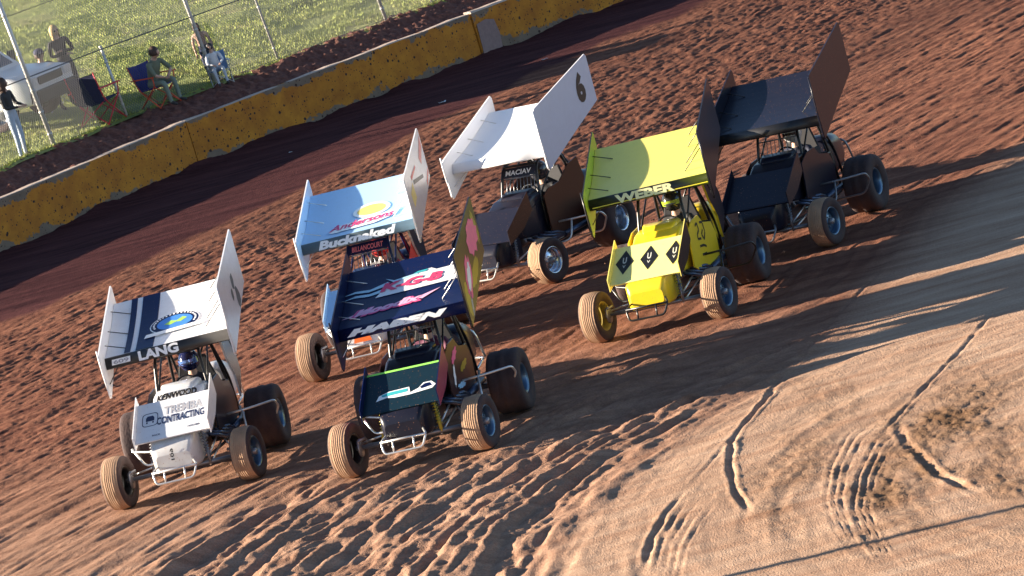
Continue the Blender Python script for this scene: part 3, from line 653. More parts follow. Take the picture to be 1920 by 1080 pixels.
    # nose cone, hood, engine
    mb = MB(); mb.loft([rrect(-.36, .22, .42, .60, .05), rrect(-.30, .27, .38, .72, .05), rrect(-.08, .29, .36, .84, .05), rrect(.25, .30, .40, .92, .05)]); mb.build('nose_cone', sp.get('nose', body), root)
    mb = MB(); mb.loft([rrect(.22, .30, .66, .95, .03), rrect(.45, .32, .62, 1.04, .04), rrect(.75, .335, .58, 1.16, .05), rrect(.98, .345, .56, 1.18, .05)]); mb.loft([rrect(.74, .20, 1.05, 1.17, .03), rrect(.86, .24, 1.05, 1.22, .05), rrect(1.0, .27, 1.08, 1.24, .05)]); mb.build('hood', hood, root)
    mb = MB(); mb.box((0, .65, .48), (.42, .6, .26)); mb.box((-.2, .65, .58), (.2, .55, .14), rot=Matrix.Rotation(R(30), 3, 'Y')); mb.box((.2, .65, .58), (.2, .55, .14), rot=Matrix.Rotation(R(-30), 3, 'Y')); mb.build('engine', M_engine, root, bevel=.02)
    for sx in (-1, 1):
        mb = MB()
        for k in range(4): mb.tube([(sx*.30, .42+.15*k, .60), (sx*.42, .46+.15*k, .56), (sx*.45, .75+.08*k, .46+.03*k), (sx*.44, 1.25, .46)], .022, 8)
        mb.tube([(sx*.44, 1.2, .46), (sx*.47, 1.9, .48)], .042, 10); mb.build('exhaust_header', M_header, root)
    # cockpit
    sidep = [(.94, .48), (.96, 1.10), (1.10, 1.17), (1.45, 1.20), (1.80, 1.38), (2.05, 1.42), (2.14, 1.0), (2.12, .50)] if sp.get('bigside') else [(.60, .62), (.70, 1.08), (.96, 1.17), (1.25, 1.18), (1.40, 1.05), (1.75, .98), (1.85, .80), (1.80, .52), (.94, .46)]
    for sx in (-1, 1):
        mb = MB(); mb.plate_x(sidep, sx*.415, .018); mb.build('side_panel', sp.get('side', body), root)
    if sp.get('fin'):
        mb = MB(); mb.plate_x([(1.62, 1.72), (1.95, 1.78), (2.30, 1.25), (2.32, .98), (2.0, .70), (1.98, 1.0), (1.80, 1.25)], .455, .028, (1, 1, 0)); mb.build('fin_panel', [sp['fin'], M_black], root)
    mb = MB(); mb.box((0, 1.5, .40), (.74, 1.1, .02)); mb.box((0, 1.02, .75), (.66, .02, .66)); mb.build('cockpit_floor', M_black, root)
    mb = MB(); mb.loft([[(x, y+q, z) for x, y, z in ((-.24, 1.80, .55), (-.26, 1.86, 1.05), (-.17, 1.9, 1.36), (.17, 1.9, 1.36), (.26, 1.86, 1.05), (.24, 1.80, .55))] for q in (0, .05)], smooth=False)
    mb.box((0, 1.62, .60), (.44, .42, .08)); mb.box((-.25, 1.72, 1.0), (.03, .28, .2)); mb.box((.25, 1.72, 1.0), (.03, .28, .2)); mb.build('seat', M_seat, root, bevel=.012)
    mb = MB(); mb.tube([(.155*math.cos(a), 1.245+.05*math.sin(a), 1.10+.145*math.sin(a)) for a in [2*math.pi*k/20 for k in range(20)]], .014, 6, closed=True); mb.tube([(-.15, 1.245, 1.10), (.15, 1.245, 1.10)], .012, 6); mb.tube([(0, 1.245, 1.10), (0, 1.05, 1.0)], .015, 6); mb.build('steering_wheel', M_tube_black, root)
    if sp.get('screen', True):
        mb = MB()
        for k in range(9): x = -.25+.0625*k; mb.tube([(x, 1.03, 1.14), (x*.94, 1.12, 1.40)], .006, 5)
        mb.tube([(-.29, 1.12, 1.40), (.29, 1.12, 1.40)], .010, 6); mb.tube([(-.30, 1.03, 1.14), (.30, 1.03, 1.14)], .010, 6); mb.build('rock_screen', sp.get('screen_m', M_grey), root)
    if sp.get('name'):
        body_, m_, pm = sp['name']; mb = MB(); mb.loft([[(-.31, 1.11, 1.42), (.31, 1.11, 1.42), (.31, 1.09, 1.42), (-.31, 1.09, 1.42)], [(-.29, 1.155, 1.55), (.29, 1.155, 1.55), (.29, 1.135, 1.55), (-.29, 1.135, 1.55)]], smooth=False); po = mb.build('name_board', pm, root)
        mb = MB(); add_text(mb, body_, lambda u, v: (u, 1.108+v*.33, 1.485+v), .46, .07, .03, .2); mb.build('lettering', m_, po, fix=False)
    # tail tank
    mb = MB(); mb.loft([rrect(2.08, .26, .62, 1.10, .10), rrect(2.3, .29, .56, 1.16, .14), rrect(2.65, .28, .58, 1.12, .16), rrect(2.92, .20, .66, 1.0, .14), rrect(3.0, .10, .74, .9, .07)]); mb.build('fuel_tank', sp.get('tail', body), root)
    # bumpers
    mb = MB(); bt = sp.get('bumper', M_steel)
    mb.tube([(-.20, -.26, .50), (-.27, -.50, .44), (-.24, -.56, .30), (.24, -.56, .30), (.30, -.50, .44), (.20, -.26, .50)], .014); mb.tube([(-.27, -.51, .44), (.30, -.51, .44)], .014)
    for x in (-.12, .14): mb.tube([(x, -.515, .44), (x, -.56, .30)], .012)
    mb.build('front_bumper', bt, root)
    mb = MB(); mb.tube([(-.25, 2.5, .5), (-.25, 3.1, .55), (.25, 3.1, .55), (.25, 2.5, .5)], .016); mb.tube([(-.25, 3.08, .55), (-.2, 3.02, .95), (.2, 3.02, .95), (.25, 3.08, .55)], .016); mb.build('rear_bumper', bt, root)
    for pts in ([(.38, 1.15, .66), (.72, 1.25, .66), (1.0, 1.42, .66), (1.02, 1.50, .56), (.88, 1.56, .36), (.40, 1.55, .34)], [(.62, 1.2, .655), (.66, 1.0, .40), (.38, .9, .38)], [(-.38, 1.15, .40), (-.70, 1.25, .40), (-.98, 1.45, .42), (-1.0, 1.5, .5), (-.9, 1.6, .62), (-.40, 1.65, .60)], [(-.22, -.18, .50), (-.42, -.12, .48), (-.56, -.05, .72)]):
        mb = MB(); mb.tube(pts, .0145); mb.build('nerf_bar', bt, root)
    # nose wing
    nz = sp.get('nz', 0.0)
    def nf(u, t): return (u+sp.get('nx', .02), -.27+.58*t, .765+nz+.33*t+.02*t*t+.004)
    mb = MB(); nh = .485; nx = sp.get('nx', .02); rings = []
    for x in (-nh, nh):
        rings.append([(x+nx, -.27, .735+nz), (x+nx, -.285, .75+nz), (x+nx, -.27, .765+nz)]+[(x+nx, -.27+.58*t_, .765+nz+.33*t_+.02*t_*t_) for t_ in (.25, .5, .75, 1)]+[(x+nx, .31, 1.10+nz), (x+nx, 0, .905+nz)])
    mb.loft(rings, smooth=False); nw = mb.build('nose_wing', [sp['nwing']], root)
    if sp.get('nboard', True):
        for sx in (-1, 1):
            poly = [(-.34, .70+nz), (-.34, .90+nz), (.40, 1.30+nz), (.42, 1.02+nz), (.1, .83+nz)] if sx > 0 else [(-.33, .68+nz), (-.33, .84+nz), (.36, 1.22+nz), (.40, 1.05+nz), (.05, .78+nz)]
            mb = MB(); mb.plate_x(poly, nx+sx*(nh+.008), .012, (1, 0, 1) if sx > 0 else (0, 1, 1)); mb.build('side_board', [sp['nb_out'], sp['nb_in']], nw)
    for x in (-.18, .18):
        mb = MB(); mb.tube([(x, -.1, .68), (x, .0, .88+nz)], .01, 6); mb.tube([(x, .2, .9), (x, .24, 1.03+nz)], .01, 6); mb.build('wing_strut', M_grey, nw)
    # top wing
    mb = MB(); rings = []; prof = [(.745, 1.672), (.722, 1.674), (.706, 1.664), (.667, 1.548), (.680, 1.532), (.73, 1.528)]
    bot = [(.80, 1.55), (1.2, 1.68), (1.6, 1.82), (2.14, 2.085)]
    ring = lambda x: [(x, y, z+dz) for y, z in prof+bot]+[(x, .74+1.4*t_, wing_z(t_)+dz) for t_ in [1-k/10 for k in range(10)]]
    hx0, hx1 = -.78, .86; n0 = len(prof)
    rA, rB = ring(hx0), ring(hx1); N = len(rA); o0 = len(mb.v); mb.v += rA+rB
    for k in range(N):
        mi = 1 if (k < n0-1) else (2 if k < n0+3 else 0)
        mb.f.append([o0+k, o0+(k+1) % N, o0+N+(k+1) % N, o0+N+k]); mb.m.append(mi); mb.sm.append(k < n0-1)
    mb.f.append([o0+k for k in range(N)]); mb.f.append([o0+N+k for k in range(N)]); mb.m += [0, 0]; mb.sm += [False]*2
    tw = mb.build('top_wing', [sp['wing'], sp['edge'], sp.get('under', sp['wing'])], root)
    LB = [(.46, 1.40+dz), (.44, 2.22+dz), (.50, 2.27+dz), (2.36, 2.66+dz), (2.40, 2.62+dz), (2.40, 1.96+dz), (1.3, 1.62+dz), (.50, 1.36+dz)]
    RB = [(.48, 1.24+dz), (.46, 1.75+dz), (.52, 1.79+dz), (2.30, 2.33+dz), (2.34, 2.29+dz), (2.34, 2.0+dz), (1.2, 1.50+dz), (.54, 1.20+dz)]
    if sp.get('lb'): LB = [(y, z) for y, z in sp['lb']]
    mb = MB(); mb.plate_x(LB, hx1+.014, .018, (1, 0, 2)); mb.tube([(hx1+.02, LB[-1][0], LB[-1][1]), (hx1+.02, .455, 1.8+dz), (hx1+.02, .44, 2.25+dz)], .011, 6, mi=2); lb = mb.build('side_board', [sp['b_out'], sp['b_in'], sp.get('b_rim', sp['b_out'])], tw)
    mb = MB(); mb.plate_x(RB, hx0-.014, .018, (0, 1, 2)); mb.tube([(hx0-.02, RB[-1][0], RB[-1][1]), (hx0-.02, .465, 1.5+dz), (hx0-.02, .46, 1.83+dz)], .011, 6, mi=2); rb = mb.build('side_board', [sp['b_out'], sp['b_in'], sp.get('b_rim', sp['b_out'])], tw)
    rods = []
    for y in (.95, 1.2, 1.65, 1.95):
        t_ = (y-.74)/1.4; rods.append([(.52, y, wing_z(t_)+dz+.005), (hx1, y+.05, wing_z(t_)+dz+.33)])
    for y in (.9, 1.3, 1.8):
        t_ = (y-.74)/1.4; rods.append([(hx0+.26, y, wing_z(t_)+dz+.005), (hx0, y+.04, wing_z(t_)+dz+.09)])
    for sx in (-1, 1): rods.append([(sx*.62+.04, 1.2, 1.66+dz), (hx0 if sx < 0 else hx1, .62, 1.36+dz)])
    for r_ in rods: mb = MB(); mb.tube(r_, .0065, 5); mb.build('stay_rod', sp.get('stay', M_tube_black), tw)
    for sx in (-1, 1):
        mb = MB(); mb.tube([(sx*.25, 1.25, 1.58), (sx*.25, 1.1, 1.67+dz)], .014, 6); mb.tube([(sx*.25, 1.80, 1.63), (sx*.25, 1.85, 1.93+dz)], .014, 6); mb.build('wing_strut', M_grey, tw)
    # decals
    def lef(u, v): return (u+.04, .6865+v*.318-.006, 1.606+dz+v*.948+.002)      # leading edge face
    if 'decals' in sp: sp['decals'](root, tw, lb, rb, nw, wing_fn(dz), nf, lef, dz, hx1+.026)
    wy = R(sp.get('wyaw', 4)); piv = Vector((0, .75, 0)); rm = Matrix.Rotation(wy, 3, 'Z'); tw.rotation_euler = (0, 0, wy); tw.location = piv-rm @ piv+Vector((sp.get('wx', 0), 0, 0))
    # driver (sits in the car: a thing of its own)
    ro = Matrix.Rotation(R(-th), 4, 'Z') @ Vector((0.03, 1.66, .0)); J = pose_sit(.04, .62, 'wheel')
    for k in ('anL', 'anR'): J[k] = (J[k][0]*.6, -.62, .62)
    for k in ('toeL', 'toeR'): J[k] = (J[k][0]*.6, -.66, .70)
    for k in ('knL', 'knR'): J[k] = (J[k][0]*.8, -.34, .80)
    dr = person(sp['driver'], (o[0]+ro.x, o[1]+ro.y, .0), R(-th), J, sp['suit'], sp['suit'], group='drivers in the race cars')
    mb = MB(); hc = Vector(J['head'])+Vector((0, -.01, .05)); n, m = 20, 12; vs = []; fs = []
    for i in range(m+1):
        for k in range(n):
            ph = math.pi*(.0+i/m*.80); q = 2*math.pi*k/n; x = math.sin(ph)*math.cos(q); y = math.sin(ph)*math.sin(q); z = math.cos(ph); chin = 1.1 if (y < -.2 and z < 0) else 1
            vs.append(hc+Vector((x*.135, y*.155*chin, z*.15)))
    for i in range(m):
        for k in range(n): fs.append((i*n+k, i*n+(k+1) % n, (i+1)*n+(k+1) % n, (i+1)*n+k))
    mb.add(vs, fs, 0, True); he = mb.build('helmet', sp['helmet'], dr, fix=False)
    mb = MB(); vs = []; 
    for i in range(5):
        for k in range(11):
            a = R(-155+13*k); z = -.035+.016*i; vs.append(hc+Vector((math.cos(a)*.141, math.sin(a)*.163, z)))
    mb.add(vs, [(i*11+k, i*11+k+1, (i+1)*11+k+1, (i+1)*11+k) for i in range(4) for k in range(10)], 0, True); mb.build('visor', sp.get('visor', mat('visor_glass', (.02, .02, .03), .08)), he, fix=False)
    return root
def deck(mb_parent, name, m, fn, draw, parent=None):
    mb = MB(); draw(mb); return mb.build(name, m, parent or mb_parent, fix=False)
def dec_white(root, tw, lb, rb, nw, wf, nf, lef, dz, bx):
    w2 = lambda du, t0, k=0: (lambda u, v: (lambda p: (p[0], p[1], p[2]+.003*k))(wf(du+u, t0+v/1.45)))
    mb = MB(); strip_poly(mb, -.57, -.49, 0.0, 1.0, wf); strip_poly(mb, -.42, -.19, 0.0, 1.0, wf); mb.build('racing_stripe', M_navy, tw, fix=False)
    f0, f1, f2, f3 = (w2(.05, .40, k) for k in (1, 2, 3, 4))
    mb = MB(); add_poly(mb, ellipse(0, 0, .33, .27), f0, 0); add_poly(mb, ellipse(0, 0, .315, .255), f1, 1); add_poly(mb, ellipse(0, 0, .235, .185), f2, 2)
    add_poly(mb, [(-.14, -.02), (-.05, .06), (.02, .02), (.10, .10), (.16, .05), (.08, -.03), (.02, -.01), (-.06, -.06)], f3, 3)
    add_poly(mb, [(-.38, -.30), (-.36, -.20), (.40, -.14), (.38, -.24)], f3, 0)
    for k in range(22):
        a = R(-20+220*k/21); c = (math.cos(a)*.275, math.sin(a)*.22); add_poly(mb, [(c[0]+dx, c[1]+dy) for dx, dy in ((-.012, -.014), (.012, -.014), (.012, .014), (-.012, .014))], f3, 0)
    mb.build('round_logo', [M_ltr_w, M_navy, mat('mid_blue_vinyl', (.06, .22, .62), .4), mat('lime_vinyl', (.35, .62, .10), .4)], tw, fix=False)
    mb = MB(); add_text(mb, 'DIRT TRACK RACING', w2(.06, .225, 5), .66, .055, .02, .2); mb.build('lettering', M_navy, tw, fix=False) if False else None
    mb = MB(); add_text(mb, 'LANG', lambda u, v: lef(u-.13, v+.0), .52, .125, .045); mb.build('lettering', M_ltr_w, tw, fix=False)
    mb = MB(); add_poly(mb, [(-.74, -.035), (-.50, -.035), (-.49, .035), (-.73, .035)], lef, 0); add_text(mb, '609', lambda u, v: (lambda p: (p[0], p[1]-.004, p[2]))(lef(u-.615, v)), .2, .05, .03, 0, 1); mb.build('number_plate', [M_ltr_w, M_ltr_g], tw, fix=False)
    n2 = lambda du, t0: (lambda u, v: nf(du+u, t0+v/.6))
    mb = MB(); add_text(mb, 'TREMBA', n2(.12, .70), .50, .13, .03); mb.build('lettering', M_ltr_g, nw, fix=False)
    Mnl = mat('navy_lettering', (.02, .03, .08), .4)
    for tx, a, b, w_, h_ in (('CONTRACTING', .09, .46, .62, .12), ('HOOSIER', .27, .14, .16, .03), ('RACE', -.22, .10, .10, .025)): mb = MB(); add_text(mb, tx, n2(a, b), w_, h_, .03); mb.build('lettering', Mnl, nw, fix=False)
    mb = MB()
    def sq(a, b, r0_, r1_):
        q = [(math.copysign(abs(math.cos(t))**.45, math.cos(t)), math.copysign(abs(math.sin(t))**.45, math.sin(t))) for t in [2*math.pi*k/32 for k in range(32)]]
        vs = [n2(a, b)(x*r0_, y*r0_) for x, y in q]+[n2(a, b)(x*r1_, y*r1_) for x, y in q]; mb.add(vs, [(k, (k+1) % 32, 32+(k+1) % 32, 32+k) for k in range(32)])
    sq(-.31, .55, .105, .095); f = n2(-.31, .55)
    for p in ([(-.055, -.02), (.055, -.02), (.055, .03), (.035, .06), (-.035, .06), (-.055, .03)], [(-.05, -.055), (-.03, -.055), (-.03, -.03), (-.05, -.03)], [(.05, -.055), (.03, -.055), (.03, -.03), (.05, -.03)]): add_poly(mb, p, f)
    mb.build('truck_badge', Mnl, nw, fix=False)
    mb = MB(); add_text(mb, 'KENWOOD', lambda u, v: (u, .655+v*1.9, 1.134+v*.76), .52, .075, .05, 0, 0, .015); mb.build('lettering', M_ltr_k, root, fix=False)
    mb = MB(); add_text(mb, '109', lambda u, v: (.0+v*.9, -.315+(-u)*.0-.0, .60+u), .14, .05, .03); mb.v = [(x, -.372+(z-.60)*.30 if z < .72 else -.30+(z-.72)*.9, z) for x, y, z in mb.v]; mb.build('lettering', M_ltr_k, root, fix=False)
    mb = MB()
    for yc, zc, s_ in ((1.55, 2.22, .10), (1.35, 2.08, .07), (1.7, 2.0, .12)): add_poly(mb, [(yc+a*s_*(.8+.5*random.random()), zc+b*s_*(.8+.5*random.random())) for a, b in ellipse(0, 0, 1, 1, 11)], lambda u, v: (bx, u, v+dz-.1))
    mb.build('board_graphic', M_ltr_k, lb, fix=False)
def dec_dark(root, tw, lb, rb, nw, wf, nf, lef, dz, bx):
    w2 = lambda du, t0, k=0, rot=0.0: (lambda u, v: (lambda p: (p[0], p[1], p[2]+.003*k))(wf(du+u, t0+(v+u*rot)/1.45)))
    f1, f2 = w2(.10, .60, 1), w2(.10, .60, 3)
    mb = MB(); add_poly(mb, [(-.52, -.20), (-.40, .03), (-.28, .13), (-.05, .17), (.02, .23), (.17, .24), (.24, .18), (.50, .19), (.57, .12), (.55, -.13), (.56, -.17)], f1, 0)
    add_poly(mb, [(-.95, .02), (-.80, .08), (-.6, .05), (-.38, .14), (-.36, .06), (-.62, -.01), (-.8, .03)], f1, 1); add_poly(mb, [(-.95, -.10), (-.78, -.03), (-.6, -.06), (-.40, .0), (-.42, -.09), (-.62, -.12), (-.8, -.08)], f1, 1)
    add_poly(mb, [(-.42, .22), (-.3, .14), (0, .19), (0, .15), (-.3, .09)], w2(.10, .60, 2), 1); add_poly(mb, [(-.06, .18), (0, .22), (.13, .225), (.10, .18)], f2, 2)
    mb.build('banner', [M_ltr_w, mat('ice_blue_vinyl', (.45, .68, .80), .4), M_teal], tw, fix=False)
    mb = MB(); add_text(mb, 'K-G-B', w2(.03, .60, 4, .0), .80, .20, .055, .25); mb.build('lettering', mat('hot_red_vinyl', (.80, .06, .16), .4, var=.2), tw, fix=False)
    mb = MB(); add_text(mb, 'Hoodix', w2(-.22, .26, 2, .10), .86, .17, .05, .35, 1); add_poly(mb, [(-.72, -.10), (-.40, .06), (-.30, -.07)], w2(-.09, .25, 1), 1); add_poly(mb, [(.20, .03), (.52, .17), (.30, -.03)], w2(-.09, .27, 1), 1)
    mb.build('lettering', [mat('hot_red_vinyl', (.80, .06, .16), .4, var=.2), M_pink2], tw, fix=False)
    mb = MB(); add_text(mb, 'Hoodix', w2(-.215, .255, 1, .10), .98, .21, .09, .35); mb.build('lettering_shadow', M_pink, tw, fix=False)
    mb = MB(); add_text(mb, 'HABEN', lambda u, v: lef(u-.08, v), 1.28, .085, .085, .35); mb.build('lettering', M_ltr_w, tw, fix=False)
    n2 = lambda du, t0: (lambda u, v: nf(du+u, t0+v/.6))
    mb = MB(); add_poly(mb, [(-.48, .955), (.48, .955), (.48, 1.0), (-.48, 1.0)], nf); mb.build('edge_strip', mat('lime_edge', (.30, .80, .12), .5, var=.3), nw, fix=False)
    mb = MB(); f = n2(0, .40); add_poly(mb, [(-.33, -.08), (-.30, .0), (-.18, .04), (.08, .05), (.10, -.04), (.2, .0), (.26, .07), (.36, .07), (.42, .01), (.38, -.04), (.1, -.07), (-.1, -.07), (-.2, -.05)], f, 0)
    f = lambda u, v: (lambda p: (p[0], p[1], p[2]+.003))(n2(0, .40)(u, v)); add_poly(mb, [(-.27, .0), (-.16, .025), (.06, .03), (.06, -.02), (-.25, -.03)], f, 1); add_poly(mb, [(.22, .01), (.28, .05), (.34, .05), (.37, .0), (.24, -.02)], f, 2)
    mb.build('truck_logo', [M_ltr_w, M_teal, M_navy], nw, fix=False)
    f = lambda u, v: (bx, u, v+dz)
    rnd = random.Random(5)
    def blob(mb, yc, zc, a, b, rot, mi, off=0, n=18, j=.35): add_poly(mb, [(yc+(x-yc)*1, z) for x, z in [(yc+p*(1-j*(k % 2)*rnd.random()), zc+q*(1-j*(k % 2)*rnd.random())) for k, (p, q) in enumerate(ellipse(0, 0, a, b, n, rot))]], lambda u, v: (bx+off, u, v+dz), mi)
    mb = MB(); blob(mb, 1.86, 2.24, .44, .22, R(8), 0); blob(mb, 1.05, 1.90, .34, .18, R(40), 0); blob(mb, 1.05, 1.90, .24, .09, R(40), 1, .003); blob(mb, .85, 1.62, .20, .05, R(65), 2)
    mb.build('board_graphic', [M_pink, M_ltr_w, M_ltr_g], lb, fix=False)
    mb = MB(); bl2 = lambda yc, zc, a, b, rot, mi: add_poly(mb, [(p, q) for p, q in [(yc+p*(1-.4*(k % 2)*rnd.random()), zc+q*(1-.4*(k % 2)*rnd.random())) for k, (p, q) in enumerate(ellipse(0, 0, a, b, 16, rot))]], lambda u, v: (.427, u, v), mi)
    bl2(1.1, 1.0, .22, .06, R(20), 0); bl2(.9, .78, .16, .05, R(60), 1); bl2(1.4, .8, .2, .05, R(10), 2); bl2(1.1, .62, .2, .04, R(-5), 3)
    mb.build('panel_graphic', [M_pink, M_ltr_w, C_olive, M_sky], root, fix=False)
    mb = MB(); blob(mb, .72, 1.68, .16, .22, 0, 0, -.002, 20, .2); blob(mb, 2.18, 2.30, .14, .24, R(20), 0, -.002, 20, .3); blob(mb, 1.5, 1.86, .40, .10, R(18), 0, -.002, 20, .3)
    mb.build('board_splash', C_olive, lb, fix=False)
def dec_blue(root, tw, lb, rb, nw, wf, nf, lef, dz, bx):
    w2 = lambda du, t0, k=0, rot=0.0: (lambda u, v: (lambda p: (p[0], p[1], p[2]+.003*k))(wf(du+u, t0+(v+u*rot)/1.45)))
    mb = MB(); add_poly(mb, ellipse(0, 0, .27, .21), w2(.13, .44, 1), 0); add_poly(mb, ellipse(0, 0, .21, .15), w2(.13, .44, 2), 1); add_poly(mb, [(-.45, -.12), (-.36, .02), (-.1, .08), (.55, .17), (.50, .0), (.2, -.14), (-.4, -.18)], w2(0, .20, 3), 0)
    mb.build('round_logo', [M_ltr_w, M_gold], tw, fix=False)
    mb = MB(); add_text(mb, 'Andersons', w2(.02, .21, 5, .12), .92, .19, .02, .3); mb.build('lettering', mat('crimson_vinyl', (.62, .03, .16), .4), tw, fix=False)
    mb = MB(); add_text(mb, 'Bucknaked', lambda u, v: lef(u-.03, v), 1.12, .12, .05, .25); mb.build('lettering', M_ltr_w, tw, fix=False)
    mb = MB()
    add_poly(mb, [(1.9, 2.30), (2.34, 2.56), (2.34, 2.40), (2.0, 2.20)], lambda u, v: (bx, u, v+dz), 0); add_poly(mb, [(1.0, 2.20), (1.5, 2.28), (1.5, 2.24), (1.0, 2.14)], lambda u, v: (bx, u, v+dz), 0); add_poly(mb, [(2.05, 1.95), (2.36, 2.1), (2.36, 2.02), (2.05, 1.88)], lambda u, v: (bx, u, v+dz), 0)
    add_poly(mb, [(1.1, 2.13), (1.9, 2.08), (1.9, 2.03), (1.1, 2.07)], lambda u, v: (bx, u, v+dz), 1); add_poly(mb, [(.7, 2.0), (1.0, 2.12), (1.05, 1.9), (.75, 1.8)], lambda u, v: (bx, u, v+dz), 2); mb.build('board_graphic', [M_red, M_ltr_k, M_gold], lb, fix=False)
    mb = MB(); mb.add([(.436, 1.2, 1.0), (.436, 1.95, 1.02), (.436, 2.0, 1.35), (.436, 1.8, 1.33), (.436, 1.4, 1.12)], [list(range(5))]); mb.build('panel_graphic', M_red, root, fix=False)
    mb = MB(); mb.add([(-.12, -.375, .46), (.14, -.375, .46), (.10, -.372, .58), (0, -.37, .585), (-.08, -.372, .58)], [list(range(5))]); mb.build('nose_graphic', mat('orange_vinyl', (.85, .16, .03), .4), root, fix=False)
def dec_six(root, tw, lb, rb, nw, wf, nf, lef, dz, bx):
    mb = MB(); add_text(mb, '6', lambda u, v: (bx, 1.98+u-.10*v, 2.24+dz+v+.12*u), .27, .44, .06, .1); mb.build('race_number', M_ltr_k, lb, fix=False)
def dec_yellow(root, tw, lb, rb, nw, wf, nf, lef, dz, bx):
    mb = MB(); add_text(mb, 'WEBER', lambda u, v: (lambda p: (p[0], p[1]-.004, p[2]))(lef(u-.06, v+.0)), .80, .115, .05, 0); mb.build('lettering', mat('cream_vinyl', (.80, .78, .42), .4), tw, fix=False)
    mb = MB(); add_poly(mb, [(-.78, -.052), (.78, -.052), (.78, -.040), (-.78, -.040)], lef); mb.build('edge_strip', mat('yellow_trim', (.75, .62, .05), .4), tw, fix=False)
    mb = MB(); mw = MB()
    for i, c in enumerate((-.33, .01, .36)):
        f = (lambda c: lambda u, v: nf(c+u, .55+v/.6))(c); add_poly(mb, [(-.125, 0), (0, -.20), (.125, 0), (0, .20)], f)
        g = (lambda f: lambda u, v: (lambda p: (p[0], p[1], p[2]+.003))(f(u, v)))(f); mw = MB(); add_text(mw, 'U', lambda u, v: g(u, v+.03), .055, .10, .03); mw.build('lettering', mat('pale_grey_vinyl', (.55, .55, .5), .4), nw, fix=False)
        mw = MB(); add_text(mw, 'V', lambda u, v: g(u, v-.07), .045, .045, .03); mw.build('lettering', mat('pale_grey_vinyl', (.55, .55, .5), .4), nw, fix=False)
    mb.build('diamond_badge', M_ltr_k, nw, fix=False)
    mb = MB()
    def sq(pts, r_=.016): 
        for (a, b), (c, d) in zip(pts[:-1], pts[1:]):
            nx_, ny_ = -(d-b), (c-a); L_ = math.hypot(nx_, ny_); nx_, ny_ = nx_/L_*r_, ny_/L_*r_
            mb.add([(.4275, a-nx_, b-ny_), (.4275, a+nx_, b+ny_), (.4275, c+nx_, d+ny_), (.4275, c-nx_, d-ny_)], [(0, 1, 2, 3)])
    sq([(1.02, 1.08), (1.12, 1.10), (1.14, 1.0), (1.04, .96), (1.02, .90), (1.16, .88)]); sq([(1.24, 1.08), (1.36, 1.06), (1.38, .92), (1.28, .84), (1.22, .92), (1.30, .97)]); sq([(1.03, .80), (1.2, .78), (1.3, .74)]); sq([(1.05, .68), (1.25, .66)])
    mb.build('panel_graphic', M_ltr_k, root, fix=False)

